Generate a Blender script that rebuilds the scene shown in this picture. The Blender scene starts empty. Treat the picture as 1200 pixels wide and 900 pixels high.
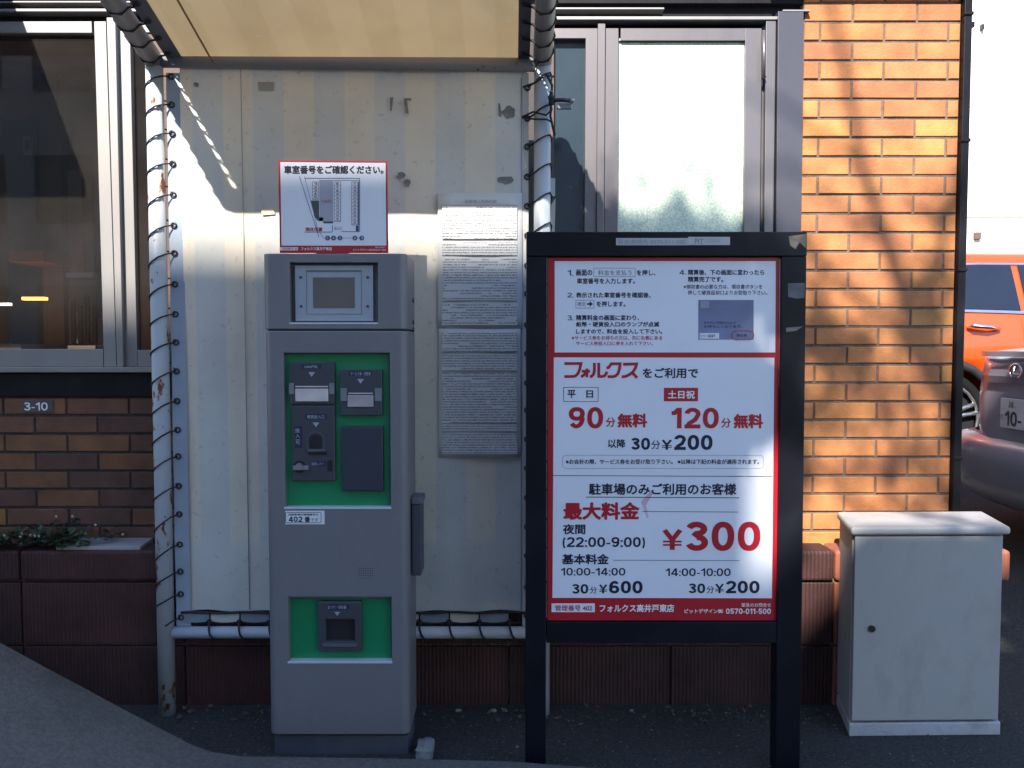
import bpy, bmesh, math, random
from mathutils import Vector, Matrix
R = math.radians
random.seed(7)
C = bpy.context.scene.collection
S = bpy.context.scene

# ------------------------------------------------------------------ camera
PITCH = 2.6; FPX = 960.0; EYE = 1.33; CAMY = -3.15
cam = bpy.data.cameras.new('camera'); cam.lens = 36*FPX/1200; cam.sensor_width = 36
cam.clip_start = 0.05; cam.clip_end = 900
co = bpy.data.objects.new('camera', cam); C.objects.link(co)
co.location = (0, CAMY, EYE); co.rotation_euler = (R(90-PITCH), 0, 0)
S.camera = co
S.render.resolution_x = 1024; S.render.resolution_y = 768
# ------------------------------------------------------------------ sky, sun, exposure
SUN = Vector((0.33, 1.0, -0.93)).normalized()         # direction the light travels
elev = math.asin(-SUN.z); azim = math.atan2(-SUN.x, -SUN.y)
w = bpy.data.worlds.new('World'); S.world = w; w.use_nodes = True
nt = w.node_tree; bg = nt.nodes['Background']
sky = nt.nodes.new('ShaderNodeTexSky'); sky.sky_type = 'NISHITA'; sky.sun_disc = False
sky.sun_elevation = elev; sky.sun_rotation = azim; sky.air_density = 1.6; sky.dust_density = 0.1; sky.ozone_density = 4.0
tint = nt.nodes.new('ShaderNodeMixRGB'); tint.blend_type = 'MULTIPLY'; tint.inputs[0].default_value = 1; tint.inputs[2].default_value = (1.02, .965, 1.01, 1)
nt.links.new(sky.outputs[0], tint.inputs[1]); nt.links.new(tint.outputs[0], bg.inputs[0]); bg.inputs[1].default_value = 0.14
sl = bpy.data.lights.new('sun', 'SUN'); sl.energy = 5.0; sl.angle = R(0.55); sl.color = (1.0, 0.91, 0.78)
so = bpy.data.objects.new('sun', sl); C.objects.link(so); so.location = (-3, -8, 9)
so.rotation_euler = SUN.to_track_quat('-Z', 'Y').to_euler()
S.view_settings.view_transform = 'Standard'; S.view_settings.look = 'None'
S.view_settings.exposure = 1.3; S.view_settings.gamma = 1
S.cycles.use_denoising = True
S.cycles.max_bounces = 8; S.cycles.transparent_max_bounces = 12

# ------------------------------------------------------------------ helpers
_c, _s = math.cos(R(PITCH)), math.sin(R(PITCH))
def P(px, py, d):
    """point seen at photo pixel (px,py) on the vertical plane d metres in front of the camera"""
    u = (px-600)/FPX; v = (450-py)/FPX
    t = d/(_c + v*_s)
    return Vector((t*u, CAMY+d, EYE + t*(v*_c - _s)))
def X(px, d): return P(px, 450, d).x
def Z(py, d): return P(600, py, d).z
def Y(d): return CAMY+d

def new_mat(name):
    m = bpy.data.materials.new(name); m.use_nodes = True
    return m, m.node_tree, m.node_tree.nodes, m.node_tree.links, m.node_tree.nodes['Principled BSDF']
def setin(b, k, v):
    if k in b.inputs: b.inputs[k].default_value = v
MATS = {}
def M(name, col, rough=.6, metal=0.0, var=.12, scale=6, bump=.08, bscale=80, dirt=None, dscale=3, damt=.5, spec=.5, stretch=(1,1,1), coat=0, emis=None):
    if name in MATS: return MATS[name]
    m, t, N, L, b = new_mat(name)
    tc = N.new('ShaderNodeTexCoord'); mp = N.new('ShaderNodeMapping'); mp.inputs['Scale'].default_value = stretch
    L.new(tc.outputs['Object'], mp.inputs[0])
    n = N.new('ShaderNodeTexNoise'); n.inputs['Scale'].default_value = scale; n.inputs['Detail'].default_value = 5
    L.new(mp.outputs[0], n.inputs[0])
    r = N.new('ShaderNodeValToRGB'); r.color_ramp.elements[0].position = .3; r.color_ramp.elements[1].position = .7
    r.color_ramp.elements[0].color = (*[c*(1-var) for c in col], 1); r.color_ramp.elements[1].color = (*[min(1, c*(1+var)) for c in col], 1)
    L.new(n.outputs[0], r.inputs[0]); out = r.outputs[0]
    if dirt:
        n2 = N.new('ShaderNodeTexNoise'); n2.inputs['Scale'].default_value = dscale; n2.inputs['Detail'].default_value = 8; n2.inputs['Roughness'].default_value = .65
        L.new(mp.outputs[0], n2.inputs[0])
        r2 = N.new('ShaderNodeValToRGB'); r2.color_ramp.elements[0].position = .5; r2.color_ramp.elements[1].position = .72
        r2.color_ramp.elements[0].color = (0, 0, 0, 1); r2.color_ramp.elements[1].color = (damt, damt, damt, 1)
        L.new(n2.outputs[0], r2.inputs[0])
        mx = N.new('ShaderNodeMixRGB'); mx.inputs[2].default_value = (*dirt, 1)
        L.new(r2.outputs[0], mx.inputs[0]); L.new(out, mx.inputs[1]); out = mx.outputs[0]
    L.new(out, b.inputs['Base Color'])
    b.inputs['Roughness'].default_value = rough; b.inputs['Metallic'].default_value = metal
    setin(b, 'Specular IOR Level', spec)
    if coat: setin(b, 'Coat Weight', coat); setin(b, 'Coat Roughness', .05)
    if bump:
        n3 = N.new('ShaderNodeTexNoise'); n3.inputs['Scale'].default_value = bscale; n3.inputs['Detail'].default_value = 4
        L.new(mp.outputs[0], n3.inputs[0])
        bp = N.new('ShaderNodeBump'); bp.inputs['Strength'].default_value = bump; bp.inputs['Distance'].default_value = .01
        L.new(n3.outputs[0], bp.inputs['Height']); L.new(bp.outputs[0], b.inputs['Normal'])
    if emis:
        setin(b, 'Emission Color', (*emis[0], 1)); setin(b, 'Emission Strength', emis[1])
    MATS[name] = m
    return m
def flat(name, col, rough=.5):
    return M(name, col, rough, var=.03, bump=0)

def tag(o, label=None, cat=None, group=None, kind=None):
    if label: o['label'] = label
    if cat: o['category'] = cat
    if group: o['group'] = group
    if kind: o['kind'] = kind
    return o
def empty(name, loc, label=None, cat=None, group=None):
    o = bpy.data.objects.new(name, None); o.empty_display_size = .1; C.objects.link(o); o.location = loc
    return tag(o, label, cat, group)
def wloc(o):
    v = Vector(o.location)
    while o.parent:
        o = o.parent; v = v + o.location
    return v
def obj(name, bm, mat, parent=None, bevel=0, smooth=False, seg=2, origin=None):
    """link world-space bmesh as one object, origin at its bounding-box centre"""
    bm.verts.ensure_lookup_table()
    if origin is None:
        mn = Vector([min(v.co[i] for v in bm.verts) for i in range(3)]); mx = Vector([max(v.co[i] for v in bm.verts) for i in range(3)])
        origin = (mn+mx)/2 if parent is not None else Vector(((mn.x+mx.x)/2, (mn.y+mx.y)/2, mn.z))
    for v in bm.verts: v.co -= origin
    me = bpy.data.meshes.new(name); bm.to_mesh(me); bm.free()
    if mat is not None:
        for k in (mat if isinstance(mat, (list, tuple)) else [mat]): me.materials.append(k)
    return meshobj(name, me, parent, origin, bevel, smooth, seg)
def meshobj(name, me, parent=None, origin=Vector(), bevel=0, smooth=False, seg=2):
    o = bpy.data.objects.new(name, me); C.objects.link(o)
    o.location = origin
    if parent is not None:
        o.parent = parent; o.location = Vector(origin) - wloc(parent)
    if smooth:
        me.polygons.foreach_set('use_smooth', [True]*len(me.polygons))
    if bevel:
        b = o.modifiers.new('bevel', 'BEVEL'); b.width = bevel; b.segments = seg; b.limit_method = 'ANGLE'; b.angle_limit = R(35)
    return o
def bx(bm, x0, x1, y0, y1, z0, z1, mi=0):
    vs = [bm.verts.new(c) for c in ((x0,y0,z0),(x1,y0,z0),(x1,y1,z0),(x0,y1,z0),(x0,y0,z1),(x1,y0,z1),(x1,y1,z1),(x0,y1,z1))]
    for f in ((0,3,2,1),(4,5,6,7),(0,1,5,4),(1,2,6,5),(2,3,7,6),(3,0,4,7)):
        bm.faces.new([vs[i] for i in f]).material_index = mi
    return bm
def box(x0, x1, y0, y1, z0, z1):
    return bx(bmesh.new(), min(x0,x1), max(x0,x1), min(y0,y1), max(y0,y1), min(z0,z1), max(z0,z1))
def pbox(px0, px1, py0, py1, d, thick):
    """box whose front face fills the photo rectangle at distance d, thick metres deep"""
    return box(X(px0,d), X(px1,d), Y(d), Y(d)+thick, Z(py0,d), Z(py1,d))
def tube(bm, pts, r, n=8, cap=True, closed=False):
    pts = [Vector(p) for p in pts]; rings = []; prev = None
    m = len(pts)
    for i, p in enumerate(pts):
        if closed: t = pts[(i+1) % m]-pts[i-1]
        else: t = (pts[min(i+1, m-1)]-pts[max(i-1, 0)])
        t.normalize()
        if prev is None:
            a = Vector((0,0,1)) if abs(t.z) < .9 else Vector((1,0,0))
            nx = t.cross(a).normalized()
        else:
            nx = (prev - t*prev.dot(t)).normalized()
        prev = nx; ny = t.cross(nx)
        rr = r[i] if isinstance(r, (list, tuple)) else r
        rings.append([bm.verts.new(p + rr*(math.cos(2*math.pi*k/n)*nx + math.sin(2*math.pi*k/n)*ny)) for k in range(n)])
    for i in range(m if closed else m-1):
        a, b = rings[i], rings[(i+1) % m]
        for k in range(n):
            f = bm.faces.new((a[k], a[(k+1)%n], b[(k+1)%n], b[k])); f.smooth = True
    if cap and not closed:
        bm.faces.new(rings[0][::-1]); bm.faces.new(rings[-1])
    return bm
def disc(bm, c, r, axis='y', th=.002, n=20):
    ring0, ring1 = [], []
    for k in range(n):
        a = 2*math.pi*k/n; u, v = r*math.cos(a), r*math.sin(a)
        if axis == 'y': p = Vector((u, 0, v)); q = Vector((0, -th, 0))
        elif axis == 'x': p = Vector((0, u, v)); q = Vector((-th, 0, 0))
        else: p = Vector((u, v, 0)); q = Vector((0, 0, th))
        ring0.append(bm.verts.new(Vector(c)+p)); ring1.append(bm.verts.new(Vector(c)+p+q))
    bm.faces.new(ring0); bm.faces.new(ring1[::-1])
    for k in range(n): bm.faces.new((ring0[k], ring1[k], ring1[(k+1)%n], ring0[(k+1)%n]))
    bmesh.ops.recalc_face_normals(bm, faces=bm.faces)
    return bm
def prism(pts, y0, y1):
    """polygon in (x,z), extruded from y0 to y1"""
    bm = bmesh.new()
    a = [bm.verts.new((p[0], y0, p[1])) for p in pts]; b = [bm.verts.new((p[0], y1, p[1])) for p in pts]
    bm.faces.new(a); bm.faces.new(b[::-1]); n = len(pts)
    for k in range(n): bm.faces.new((a[k], b[k], b[(k+1)%n], a[(k+1)%n]))
    bmesh.ops.recalc_face_normals(bm, faces=bm.faces)
    return bm
def cut(o, cutters):
    """subtract cutter meshes from o, bake, and drop the cutters"""
    for c in cutters:
        m = o.modifiers.new('cut', 'BOOLEAN'); m.operation = 'DIFFERENCE'; m.object = c; m.solver = 'EXACT'
    bpy.context.view_layer.update()
    dg = bpy.context.evaluated_depsgraph_get()
    me = bpy.data.meshes.new_from_object(o.evaluated_get(dg))
    o.modifiers.clear(); old = o.data; o.data = me; bpy.data.meshes.remove(old)
    for c in cutters: bpy.data.objects.remove(c)
    return o

# text fitted into a photo rectangle on the plane at distance d
def ribbon(V, F, pts, t, closed=False):
    """stroke of width t along pts"""
    n = len(pts); L_, R_ = [], []; k = len(V); z = len(F)
    for i, p in enumerate(pts):
        a = pts[i-1] if (closed or i) else p; b = pts[(i+1) % n] if (closed or i < n-1) else p
        if not closed and i == 0: a = (2*p[0]-b[0], 2*p[1]-b[1])
        if not closed and i == n-1: b = (2*p[0]-a[0], 2*p[1]-a[1])
        d1 = Vector((p[0]-a[0], p[1]-a[1])); d2 = Vector((b[0]-p[0], b[1]-p[1]))
        if d1.length < 1e-6: d1 = d2
        if d2.length < 1e-6: d2 = d1
        d1.normalize(); d2.normalize(); m = (d1+d2).normalized(); c = max(.45, m.dot(d1)); nx, ny = -m.y*t/2/c, m.x*t/2/c
        V += [(p[0]+nx, p[1]+ny, z), (p[0]-nx, p[1]-ny, z)]
    for i in range(n if closed else n-1):
        a, b = k+2*i, k+2*((i+1) % n); F.append((a+1, b+1, b, a))
def arc(cx, cy, rx, ry, a0, a1, n=18, e=1.0):
    o = []
    for i in range(n+1):
        a = R(a0+(a1-a0)*i/n); c, s_ = math.cos(a), math.sin(a)
        o.append((cx+rx*math.copysign(abs(c)**e, c), cy+ry*math.copysign(abs(s_)**e, s_)))
    return o
def digits(s, t):
    """grotesque bold numerals and signs drawn as strokes; t = stroke width relative to height"""
    V, F = [], []; x = 0; h = t/2; W_ = .66; c = W_/2; rx = c-h; e = .88; v = t*.9
    for ch in s:
        st = []; w_ = W_
        if ch == '0': st = [(arc(c, .5, rx, .5-h, 0, 360, 36, e)[:-1], True)]
        elif ch == '1': w_ = .44; st = [([(w_-h-.02, 0), (w_-h-.02, 1)], False), ([(0.0, .735), (.13, .75), (w_-h*1.6, .93)], False)]
        elif ch == '2': st = [(arc(c, .70, rx, .30-h, 175, -25)+[(.44, .42), (.20, .25), (h+.03, .10)], False), ([(.0, h), (W_, h)], False)]
        elif ch == '3': st = [(arc(c-.01, .745, rx*.93, .255-h, 165, -90)+[(.24, .5+h*.0)], False), (arc(c, .285, rx, .285-h+.0, 90, -165)[0:], False)]
        elif ch == '4': st = [([(.50, .0), (.50, 1)], False), ([(.46, .97), (.07, .30)], False), ([(.0, .27), (.70, .27)], False)]; w_ = .70
        elif ch == '5': st = [([(.61, 1-h), (.155, 1-h), (.10, .47)], False), (arc(c, .325, rx, .325-h, 135, -160), False)]
        elif ch == '6': st = [(arc(c, .32, rx, .32-h, 0, 360, 30, e)[:-1], True), (arc(c+.02, .5, rx+.02, .5-h, 180, 42), False)]
        elif ch == '7': st = [([(0, 1-h), (W_, 1-h)], False), ([(W_-.06, .93), (.40, .5), (.24, 0)], False)]
        elif ch == '8': st = [(arc(c, .74, rx*.92, .26-h, 0, 360, 30)[:-1], True), (arc(c, .28, rx, .28-h, 0, 360, 30)[:-1], True)]
        elif ch == '9': st = [(arc(c, .68, rx, .32-h, 0, 360, 30, e)[:-1], True), (arc(c-.02, .5, rx+.02, .5-h, 0, -138), False)]
        elif ch == ':': w_ = t; st = [([(h, .0), (h, t)], False), ([(h, .52), (h, .52+t)], False)]
        elif ch == '.': w_ = t; st = [([(h, 0), (h, t)], False)]
        elif ch == '-': w_ = .34; st = [([(0, .36), (.34, .36)], False)]
        elif ch == '(': w_ = .25; st = [(arc(.25+.12, .42, .30, .68, 130, 230), False)]
        elif ch == ')': w_ = .25; st = [(arc(-.12, .42, .30, .68, 50, -50), False)]
        elif ch == '\u00a5': w_ = .78; st = [([(.08, 1), (.39, .50), (.39, 0)], False), ([(.70, 1), (.39, .50)], False), ([(.02, .42), (.76, .42)], False), ([(.02, .25), (.76, .25)], False)]
        elif ch == ' ': w_ = .3
        for q, (pts, cl) in enumerate(st):
            tt = t*.45 if ch == '\u00a5' and q >= 2 else (t*.8 if ch in '()-' else t)
            ribbon(V, F, [(x+p[0], p[1]) for p in pts], tt, cl)
        x += w_+.10
    m = max(v_[2] for v_ in V) or 1
    return [(a, b, 8*k/m) for a, b, k in V], F
def glyphs(s, bold):
    """flat text mesh, struck several times side by side for a bold face; returns vertices and faces"""
    if all(c in '0123456789()-:. \u00a5' for c in s): return digits(s, .11+bold*2.3)
    cu = bpy.data.curves.new('text', 'FONT'); cu.resolution_u = 3; cu.fill_mode = 'FRONT'; cu.size = 1; cu.body = s
    o = bpy.data.objects.new('text', cu); C.objects.link(o)
    me = bpy.data.meshes.new_from_object(o.evaluated_get(bpy.context.evaluated_depsgraph_get()))
    bpy.data.objects.remove(o); bpy.data.curves.remove(cu)
    vs = [(v.co.x, v.co.y) for v in me.vertices]; fs = [tuple(p.vertices) for p in me.polygons]
    bpy.data.meshes.remove(me)
    n = 1 if bold <= 0 else (5 if bold < .02 else 9)
    V, F = [], []
    for k in range(n):
        dx, dy = (0, 0) if k == 0 else (bold*math.cos(2*math.pi*(k-.5)/(n-1)), bold*math.sin(2*math.pi*(k-.5)/(n-1)))
        b = len(V); V += [(x+dx, y+dy, k) for x, y in vs]; F += [tuple(i+b for i in f) for f in fs]
    return V, F
def text(s, px0, px1, py0, py1, d, mat, parent, bold=.0, name='lettering', lift=.0012, res=2, keep=False, label=None):
    V, F = glyphs(s, bold)
    if not V: return None
    xs = [v[0] for v in V]; ys = [v[1] for v in V]
    x0, x1, y0, y1 = min(xs), max(xs), min(ys), max(ys)
    A = P(px0, py1, d); B = P(px1, py0, d)
    sx = (B.x-A.x)/(x1-x0); sz = (B.z-A.z)/(y1-y0)
    cx, cz = (A.x+B.x)/2, (A.z+B.z)/2
    me = bpy.data.meshes.new('lettering')
    me.from_pydata([(A.x+(x-x0)*sx-cx, -k*.00002, A.z+(y-y0)*sz-cz) for x, y, k in V], [], F); me.materials.append(mat)
    return meshobj(name, me, parent, Vector((cx, Y(d)-lift, cz)))
def prect(px0, px1, py0, py1, d, mat, parent, name='panel', lift=.0006, th=.0005):
    bm = box(X(px0,d), X(px1,d), Y(d)-lift, Y(d)-lift+th, Z(py1,d), Z(py0,d))
    return obj(name, bm, mat, parent)
def poutline(px0, px1, py0, py1, d, wpx, mat, parent, name='outline', lift=.0012, rad=0):
    """thin printed frame (one closed band)"""
    def loop(ins):
        pts = []; x0, x1, y0, y1 = px0+ins, px1-ins, py0+ins, py1-ins; r = max(rad-ins, .01)
        for cxx, cyy, a0 in ((x1-r, y0+r, 0), (x0+r, y0+r, 90), (x0+r, y1-r, 180), (x1-r, y1-r, 270)):
            for k in range(5):
                a = R(a0+k*22.5); pts.append((cxx+r*math.cos(a), cyy-r*math.sin(a)))
        return pts
    bm = bmesh.new()
    a = [bm.verts.new(P(x, y, d)-Vector((0, lift, 0))) for x, y in loop(0)]
    b = [bm.verts.new(P(x, y, d)-Vector((0, lift, 0))) for x, y in loop(wpx)]
    n = len(a)
    for k in range(n): bm.faces.new((a[k], a[(k+1)%n], b[(k+1)%n], b[k]))
    return obj(name, bm, mat, parent)
def pline(pts, d, wpx, mat, parent, name='line', lift=.0012):
    bm = bmesh.new()
    for (ax, ay), (bx_, by) in zip(pts[:-1], pts[1:]):
        dx, dy = bx_-ax, by-ay; l = math.hypot(dx, dy) or 1; nx, ny = -dy/l*wpx/2, dx/l*wpx/2
        vs = [bm.verts.new(P(x, y, d)-Vector((0, lift, 0))) for x, y in ((ax+nx, ay+ny), (bx_+nx, by+ny), (bx_-nx, by-ny), (ax-nx, ay-ny))]
        bm.faces.new(vs)
    return obj(name, bm, mat, parent)
def ppoly(pts, d, mat, parent, name, lift=.0012):
    bm = bmesh.new(); bm.faces.new([bm.verts.new(P(x, y, d)-Vector((0, lift, 0))) for x, y in pts])
    return obj(name, bm, mat, parent)

# ------------------------------------------------------------------ materials
asphalt = M('asphalt', (.03,.029,.029), .92, var=.6, scale=90, bump=1.0, bscale=140, dirt=(.07,.067,.063), dscale=38, damt=.5)
concrete = M("pavement_concrete", (.125,.118,.112), .9, var=.22, scale=70, bump=.7, bscale=170, dirt=(.06,.058,.058), dscale=3.2, damt=.8)
alum = M('aluminium_frame', (.29,.285,.29), .5, metal=.65, var=.07, scale=3, bump=.02, stretch=(1,1,.2), dirt=(.2,.2,.22), dscale=6, damt=.4)
alum_d = M('dark_aluminium', (.135,.135,.15), .42, metal=.5, var=.08, scale=3, bump=.02, stretch=(1,1,.3))
black = M('black_paint', (.007,.007,.011), .5, var=.3, scale=8, bump=.04, dirt=(.014,.014,.018), dscale=8, spec=.2)
mortar = M('mortar', (.16,.125,.105), .95, var=.2, scale=30, bump=.4, bscale=150)
reveal = M('dark_reveal', (.02,.02,.025), .7)
navy = flat('navy_ink', (.008,.010,.035)); redink = flat('red_ink', (.42,.010,.022), .4); white = M('white_print', (.72,.755,.85), .35, var=.02, bump=0)
white_t = flat('white_ink', (.8,.8,.82)); paleblue = flat('pale_blue_print', (.35,.42,.62)); grey_ink = flat('grey_ink', (.25,.25,.3))

def brick_mat(name, cols, val=1.0):
    m, t, N, L, b = new_mat(name)
    oi = N.new('ShaderNodeObjectInfo'); r = N.new('ShaderNodeValToRGB'); r.color_ramp.interpolation = 'LINEAR'
    e = r.color_ramp.elements
    while len(e) < len(cols): e.new(.5)
    for i, c in enumerate(cols): e[i].position = i/(len(cols)-1); e[i].color = (*[k*val for k in c], 1)
    L.new(oi.outputs['Random'], r.inputs[0])
    tc = N.new('ShaderNodeTexCoord'); n = N.new('ShaderNodeTexNoise'); n.inputs['Scale'].default_value = 9; n.inputs['Detail'].default_value = 6
    va = N.new('ShaderNodeVectorMath'); va.operation = 'ADD'
    mul = N.new('ShaderNodeVectorMath'); mul.operation = 'SCALE'; mul.inputs['Scale'].default_value = 3.0
    L.new(oi.outputs['Location'], mul.inputs[0]); L.new(tc.outputs['Object'], va.inputs[0]); L.new(mul.outputs[0], va.inputs[1])
    L.new(va.outputs[0], n.inputs[0])
    hs = N.new('ShaderNodeHueSaturation'); mr = N.new('ShaderNodeMapRange'); mr.inputs[1].default_value = .3; mr.inputs[2].default_value = .7; mr.inputs[3].default_value = .68; mr.inputs[4].default_value = 1.22
    L.new(n.outputs[0], mr.inputs[0]); L.new(mr.outputs[0], hs.inputs['Value']); L.new(r.outputs[0], hs.inputs['Color'])
    L.new(hs.outputs[0], b.inputs['Base Color']); b.inputs['Roughness'].default_value = .7
    n3 = N.new('ShaderNodeTexNoise'); n3.inputs['Scale'].default_value = 120; L.new(va.outputs[0], n3.inputs[0])
    bp = N.new('ShaderNodeBump'); bp.inputs['Strength'].default_value = .35; bp.inputs['Distance'].default_value = .004
    L.new(n3.outputs[0], bp.inputs['Height']); L.new(bp.outputs[0], b.inputs['Normal'])
    return m
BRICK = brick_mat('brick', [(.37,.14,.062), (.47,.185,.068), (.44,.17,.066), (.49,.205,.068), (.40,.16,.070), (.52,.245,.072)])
BRICK_D = brick_mat('brick_shaded', [(.19,.08,.055), (.31,.13,.055), (.17,.08,.055), (.16,.07,.05), (.25,.105,.06), (.38,.17,.06)], .62)  # darker copy of the brick; the left wall's shade is in its colour
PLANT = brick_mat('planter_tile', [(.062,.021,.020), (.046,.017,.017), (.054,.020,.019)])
PLANT_R = brick_mat('planter_tile_sunlit', [(.30,.10,.06), (.25,.085,.05)])  # brighter copy of the planter tile with the sunlight put into its colour

def canvas_mat(name, top, stripeA, stripeB, trans, pitch, zcut=None):
    m, t, N, L, b = new_mat(name)
    geo = N.new('ShaderNodeNewGeometry'); sep = N.new('ShaderNodeSeparateXYZ'); L.new(geo.outputs['Position'], sep.inputs[0])
    def math_(op, a, bb=None, c=None):
        n = N.new('ShaderNodeMath'); n.operation = op
        for i, v in enumerate((a, bb, c)):
            if v is None: continue
            if isinstance(v, (int, float)): n.inputs[i].default_value = v
            else: L.new(v, n.inputs[i])
        return n.outputs[0]
    ph = math_('MULTIPLY', sep.outputs['X'], math.pi/pitch)
    ph2 = math_('ADD', ph, top)
    sn = math_('SINE', ph2)
    r = N.new('ShaderNodeMapRange'); r.inputs[1].default_value = -.12; r.inputs[2].default_value = .12; L.new(sn, r.inputs[0])
    fac = r.outputs[0]
    if zcut:
        r3 = N.new('ShaderNodeMapRange'); r3.inputs[1].default_value = zcut; r3.inputs[2].default_value = zcut+.04; r3.inputs[3].default_value = .12; r3.inputs[4].default_value = 1
        L.new(sep.outputs['Z'], r3.inputs[0]); fac = math_('MULTIPLY', fac, r3.outputs[0])
    mx = N.new('ShaderNodeMixRGB'); mx.inputs[1].default_value = (*stripeA, 1); mx.inputs[2].default_value = (*stripeB, 1); L.new(fac, mx.inputs[0])
    n = N.new('ShaderNodeTexNoise'); n.inputs['Scale'].default_value = 3; n.inputs['Detail'].default_value = 7; n.inputs['Roughness'].default_value = .6
    L.new(geo.outputs['Position'], n.inputs[0])
    r2 = N.new('ShaderNodeMapRange'); r2.inputs[1].default_value = .3; r2.inputs[2].default_value = .7; r2.inputs[3].default_value = .86; r2.inputs[4].default_value = 1.06
    L.new(n.outputs[0], r2.inputs[0])
    hs = N.new('ShaderNodeHueSaturation'); L.new(mx.outputs[0], hs.inputs['Color']); L.new(r2.outputs[0], hs.inputs['Value'])
    sc = N.new('ShaderNodeTexNoise'); sc.inputs['Scale'].default_value = 45; sc.inputs['Detail'].default_value = 8; L.new(geo.outputs['Position'], sc.inputs[0])
    rs = N.new('ShaderNodeMapRange'); rs.inputs[1].default_value = .62; rs.inputs[2].default_value = .72; rs.inputs[3].default_value = 0; rs.inputs[4].default_value = .35; L.new(sc.outputs[0], rs.inputs[0])
    mx2 = N.new('ShaderNodeMixRGB'); mx2.inputs[2].default_value = (.33,.32,.31,1); L.new(rs.outputs[0], mx2.inputs[0]); L.new(hs.outputs[0], mx2.inputs[1])
    L.new(mx2.outputs[0], b.inputs['Base Color']); b.inputs['Roughness'].default_value = .55
    nb = N.new('ShaderNodeTexNoise'); nb.inputs['Scale'].default_value = 1.6; L.new(geo.outputs['Position'], nb.inputs[0])
    bp = N.new('ShaderNodeBump'); bp.inputs['Strength'].default_value = .35; bp.inputs['Distance'].default_value = .05
    L.new(nb.outputs[0], bp.inputs['Height']); L.new(bp.outputs[0], b.inputs['Normal'])
    tr = N.new('ShaderNodeBsdfTranslucent'); L.new(mx2.outputs[0], tr.inputs[0])
    ms = N.new('ShaderNodeMixShader'); ms.inputs[0].default_value = trans
    L.new(b.outputs[0], ms.inputs[1]); L.new(tr.outputs[0], ms.inputs[2])
    L.new(ms.outputs[0], N['Material Output'].inputs[0])
    return m
DCAN = 2.92
sp = .107
# stripe phase: a beige stripe centred on photo x = 353
canvas = canvas_mat('striped_canvas', math.pi/2 - math.pi/sp*X(354, DCAN+.02), (.67,.68,.67), (.79,.74,.645), .14, sp, zcut=.60)
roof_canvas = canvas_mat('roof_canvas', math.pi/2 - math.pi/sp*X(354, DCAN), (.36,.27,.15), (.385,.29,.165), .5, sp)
hem_mat = M('canvas_hem', (.30,.36,.46), .6, var=.1, bump=.05)
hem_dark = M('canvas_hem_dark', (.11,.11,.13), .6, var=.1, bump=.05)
pipe_mat = M('white_painted_pipe', (.42,.46,.52), .45, var=.1, scale=5, bump=.08, dirt=(.20,.07,.03), dscale=9, damt=.0)
def rusty_pipe(name, base, thr):
    m, t, N, L, b = new_mat(name)
    tc = N.new('ShaderNodeTexCoord'); n = N.new('ShaderNodeTexNoise'); n.inputs['Scale'].default_value = 22; n.inputs['Detail'].default_value = 6; n.inputs['Roughness'].default_value = .6
    mp = N.new('ShaderNodeMapping'); mp.inputs['Scale'].default_value = (1,1,.55); L.new(tc.outputs['Object'], mp.inputs[0]); L.new(mp.outputs[0], n.inputs[0])
    big = N.new('ShaderNodeTexNoise'); big.inputs['Scale'].default_value = 3.1; L.new(tc.outputs['Object'], big.inputs[0])
    add = N.new('ShaderNodeMath'); add.operation = 'MULTIPLY_ADD'; L.new(big.outputs[0], add.inputs[0]); add.inputs[1].default_value = .5; L.new(n.outputs[0], add.inputs[2])
    r = N.new('ShaderNodeValToRGB'); r.color_ramp.elements[0].position = thr; r.color_ramp.elements[0].color = (*base, 1)
    r.color_ramp.elements[1].position = thr+.06; r.color_ramp.elements[1].color = (.10,.03,.012, 1)
    e = r.color_ramp.elements.new(thr+.02); e.color = (.30,.16,.09,1)
    L.new(add.outputs[0], r.inputs[0]); L.new(r.outputs[0], b.inputs['Base Color']); b.inputs['Roughness'].default_value = .5
    bp = N.new('ShaderNodeBump'); bp.inputs['Strength'].default_value = .3; bp.inputs['Distance'].default_value = .004
    L.new(r.outputs[0], bp.inputs['Height']); L.new(bp.outputs[0], b.inputs['Normal'])
    return m
pipe_rust = rusty_pipe('rusty_white_pipe', (.40,.44,.50), .845)
pipe_grey = rusty_pipe('weathered_grey_pipe', (.26,.25,.26), .93)
rope_mat = M('dark_rope', (.022,.022,.03), .8, var=.3, scale=80, bump=.3, bscale=300)
eyelet_mat = M('eyelet_metal', (.05,.05,.06), .35, metal=.7)

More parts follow.
